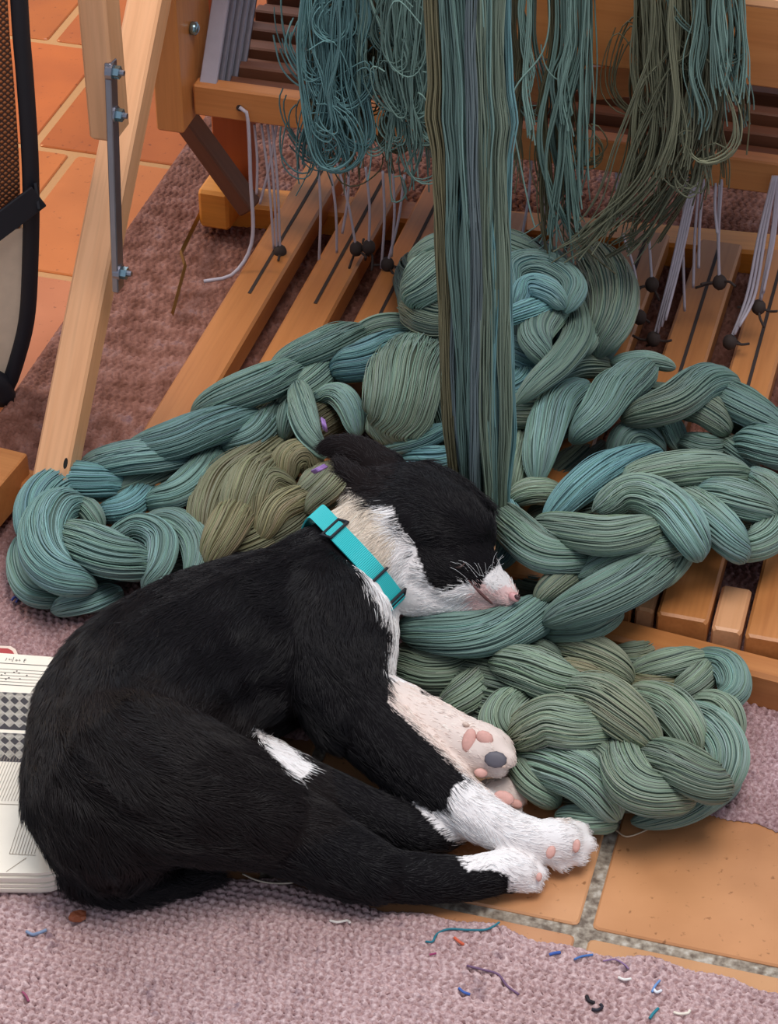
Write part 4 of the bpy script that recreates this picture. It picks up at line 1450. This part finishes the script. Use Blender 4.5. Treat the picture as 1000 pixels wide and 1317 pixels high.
# ------------------------------------------------------------------ black-bound bag at the left edge
bgp = G(-45, 520, 0)
bag = empty('woven_bag', (*bgp[:2], 0), 'black bound bag with brown woven side and cream lower panel at the left edge', 'bag')
bn = norm(np.array([.25, -1, 0])); bu = norm(np.cross(ZA, bn))        # face normal, across
edge_px = [(2, 522), (14, 500), (30, 455), (41, 405), (45, 330), (46, 260), (44, 190), (38, 100), (33, 40), (28, -50), (24, -120)]
E_ = np.array([PV(x - 6, y, bn, bgp + np.array([0, 0, 0])) for x, y in edge_px])
E_[:, 2] = np.maximum(E_[:, 2], .012)
V, F = tube_geo(catmull(E_, 40), .0095, 10, up=bn)
mesh_obj('binding', V, F, M_black, bag, smooth=True)


def panel(rows, mat, name, sub=6):
    """Bulging panel between the bound edge and a line further left."""
    V, F = [], []
    for e in rows:
        l = e - bu * .22 if np.dot(bu, RGT) > 0 else e + bu * .22
        for i in range(sub + 1):
            t = i / sub
            V.append(e * (1 - t) + l * t + bn * .014 * math.sin(t * math.pi * .5))
    for i in range(len(rows) - 1):
        for j in range(sub):
            F.append([i * (sub + 1) + j, i * (sub + 1) + j + 1, (i + 1) * (sub + 1) + j + 1, (i + 1) * (sub + 1) + j])
    V = np.array(V); n = len(V)
    V2 = np.vstack([V, V - bn * .03])
    F2 = F + [[q + n for q in f][::-1] for f in F]
    return mesh_obj(name, V2, F2, mat, bag, smooth=True)


kw_ = NT('brown_woven')
tc = kw_.t.nodes.new('ShaderNodeTexCoord')
mp = kw_.n('ShaderNodeMapping'); mp.inputs['Rotation'].default_value = (0, .7, 0); mp.inputs['Scale'].default_value = (1, 1, 1)
kw_.l(tc.outputs['Object'], mp.inputs[0])
w1 = kw_.n('ShaderNodeTexWave', Scale=62, Distortion=.5); w1.bands_direction = 'X'; kw_.l(mp.outputs[0], w1.inputs['Vector'])
w2 = kw_.n('ShaderNodeTexWave', Scale=62, Distortion=.5); w2.bands_direction = 'Z'; kw_.l(mp.outputs[0], w2.inputs['Vector'])
ml = kw_.n('ShaderNodeMath', _operation='MULTIPLY'); kw_.l(w1.outputs['Fac'], ml.inputs[0]); kw_.l(w2.outputs['Fac'], ml.inputs[1])
kw_.l(kw_.ramp(ml.outputs[0], [(.05, srgb(60, 34, 22)), (.4, srgb(176, 104, 56))]), kw_.b.inputs['Base Color'])
kw_.b.inputs['Roughness'].default_value = .7
kw_.bump(ml.outputs[0], .8, .002)
fine = catmull(E_, 40)
zs = fine[:, 2]
side = -norm(bu) * (1 if np.dot(bu, RGT) > 0 else -1)
cut = PV(40, 300, bn, bgp)[2]
panel([p + side * .012 for p in fine if p[2] >= cut - .01], kw_.m, 'woven_side')
panel([p + side * .006 for p in fine if p[2] <= cut + .01], M_cream, 'lower_panel')
s0, s1 = PV(50, 252, bn, bgp + bn * .02), PV(-60, 335, bn, bgp + bn * .04)
beam('strap', s0, s1, .030, .004, M_black, bag, up=bn, bev=.001)
s2 = PV(47, 252, bn, bgp - bn * .01)
beam('strap_fold', s0 + side * .002, s2, .030, .004, M_black, bag, up=side, bev=.001)
# dark foot of the bag
V, F = tube_geo(catmull(np.array([PV(-60, 470, bn, bgp + bn * .005), PV(-5, 490, bn, bgp + bn * .005), PV(6, 515, bn, bgp + bn * .005)]), 10), .014, 8, up=bn)
mesh_obj('corner_patch', V, F, M_black, bag, smooth=True)

# ------------------------------------------------------------------ thread snippets and crumbs on the rug
def snip(px, col, r, label, name='thread_snippet', z=.0095, group=None, cat='thread'):
    key = 'thread_%d_%d_%d' % col
    mt = bpy.data.materials.get(key) or plain(key, srgb(*col), .7)
    P = np.array([G(x, y, z + .0012 * math.sin(i * 2.1)) for i, (x, y) in enumerate(px)])
    V, F = tube_geo(catmull(P, 6 * len(px)), r, 6)
    return tag(mesh_obj(name, V, F, mt, None, smooth=True), label, cat, group)


snip([(547, 1211), (556, 1211), (562, 1201), (577, 1195), (600, 1196), (622, 1196), (633, 1192), (642, 1186)], (34, 110, 126), .0011, 'long teal thread snippet lying from the rug onto the tile', z=.009)
snip([(600, 1242), (620, 1247), (640, 1253), (652, 1268), (667, 1279)], (112, 82, 112), .0011, 'curved purple thread lying on the front rug')
snip([(584, 1206), (590, 1211), (596, 1215)], (206, 92, 62), .0015, 'short orange red thread bit beside the teal thread')
snip([(552, 1228), (561, 1226)], (150, 50, 96), .0010, 'tiny magenta thread bit near the teal thread')
snip([(590, 1271), (596, 1276), (604, 1279)], (62, 96, 170), .0013, 'blue thread crumb below the curved purple thread')
snip([(706, 1228), (712, 1226), (720, 1225)], (58, 92, 168), .0015, 'blue thread tuft at the rug edge close to the grout cross')
snip([(738, 1234), (748, 1230), (762, 1228)], (70, 112, 176), .0011, 'pale blue thread hair at the rug edge below the grout line')
snip([(754, 1281), (757, 1287), (764, 1290)], (28, 22, 30), .0018, 'short black thread curl, upper one of two on the rug')
snip([(761, 1298), (768, 1299), (774, 1295), (771, 1291)], (34, 30, 44), .0016, 'hooked black thread curl, lower one of two on the rug')
snip([(795, 1257), (802, 1260), (811, 1259)], (232, 228, 222), .0013, 'white thread bit lying alone near the tile edge')
snip([(866, 1302), (874, 1304), (884, 1303), (887, 1299)], (236, 226, 210), .0013, 'white curled thread bit near the bottom of the rug')
snip([(835, 1310), (840, 1303), (846, 1297)], (30, 124, 140), .0014, 'short teal thread stub standing out on the rug at bottom')
snip([(838, 1276), (842, 1268), (848, 1261)], (110, 150, 205), .0011, 'pale blue thread beside a white fluff on the rug')
snip([(840, 1272), (844, 1276), (850, 1274)], (230, 232, 238), .0014, 'white fluff beside a pale blue thread on the rug')
snip([(775, 1236), (790, 1234), (802, 1240), (808, 1246)], (140, 110, 150), .0008, 'fine mauve thread hair along the rug edge')
snip([(424, 1184), (434, 1186), (446, 1184), (450, 1187)], (222, 214, 206), .0013, 'white lint crumb on the rug below the hind leg')
snip([(792, 1068), (806, 1076), (830, 1068), (836, 1063)], (215, 190, 160), .0008, 'fine straw coloured thread on the tile below the yarn coil', z=.002)
snip([(312, 1124), (330, 1132), (352, 1136), (376, 1135), (398, 1128)], (205, 190, 170), .0009, 'thin pale curved thread under the puppy by the tile', z=.0095)
snip([(15, 772), (19, 768), (24, 769), (21, 774)], (70, 80, 150), .0015, 'blue lint tuft on the rug by the yarn bend')
snip([(788, 827), (794, 829), (800, 826)], (60, 80, 170), .0018, 'bright blue lint tuft beneath the front rail', z=.012)
snip([(34, 1198), (42, 1202), (50, 1200), (60, 1196)], (120, 136, 165), .0016, 'grey blue fluff on the rug below the book')
snip([(29, 1276), (33, 1280), (37, 1288)], (150, 70, 100), .0012, 'dull red lint bit near the bottom of the rug')
# leaf crumb
V, F = ball(G(100, 1179, .011), (.0085, .006, .0022), np.stack([norm([1, .4, 0]), norm([-.4, 1, 0]), ZA]))
V = V + rng.normal(size=V.shape) * .0009
tag(mesh_obj('leaf_crumb', V, F, plain('brown_leaf', srgb(140, 74, 46), .6), None), 'small brown leaf crumb on the rug below the tail', 'crumb')
bpy.context.view_layer.update()
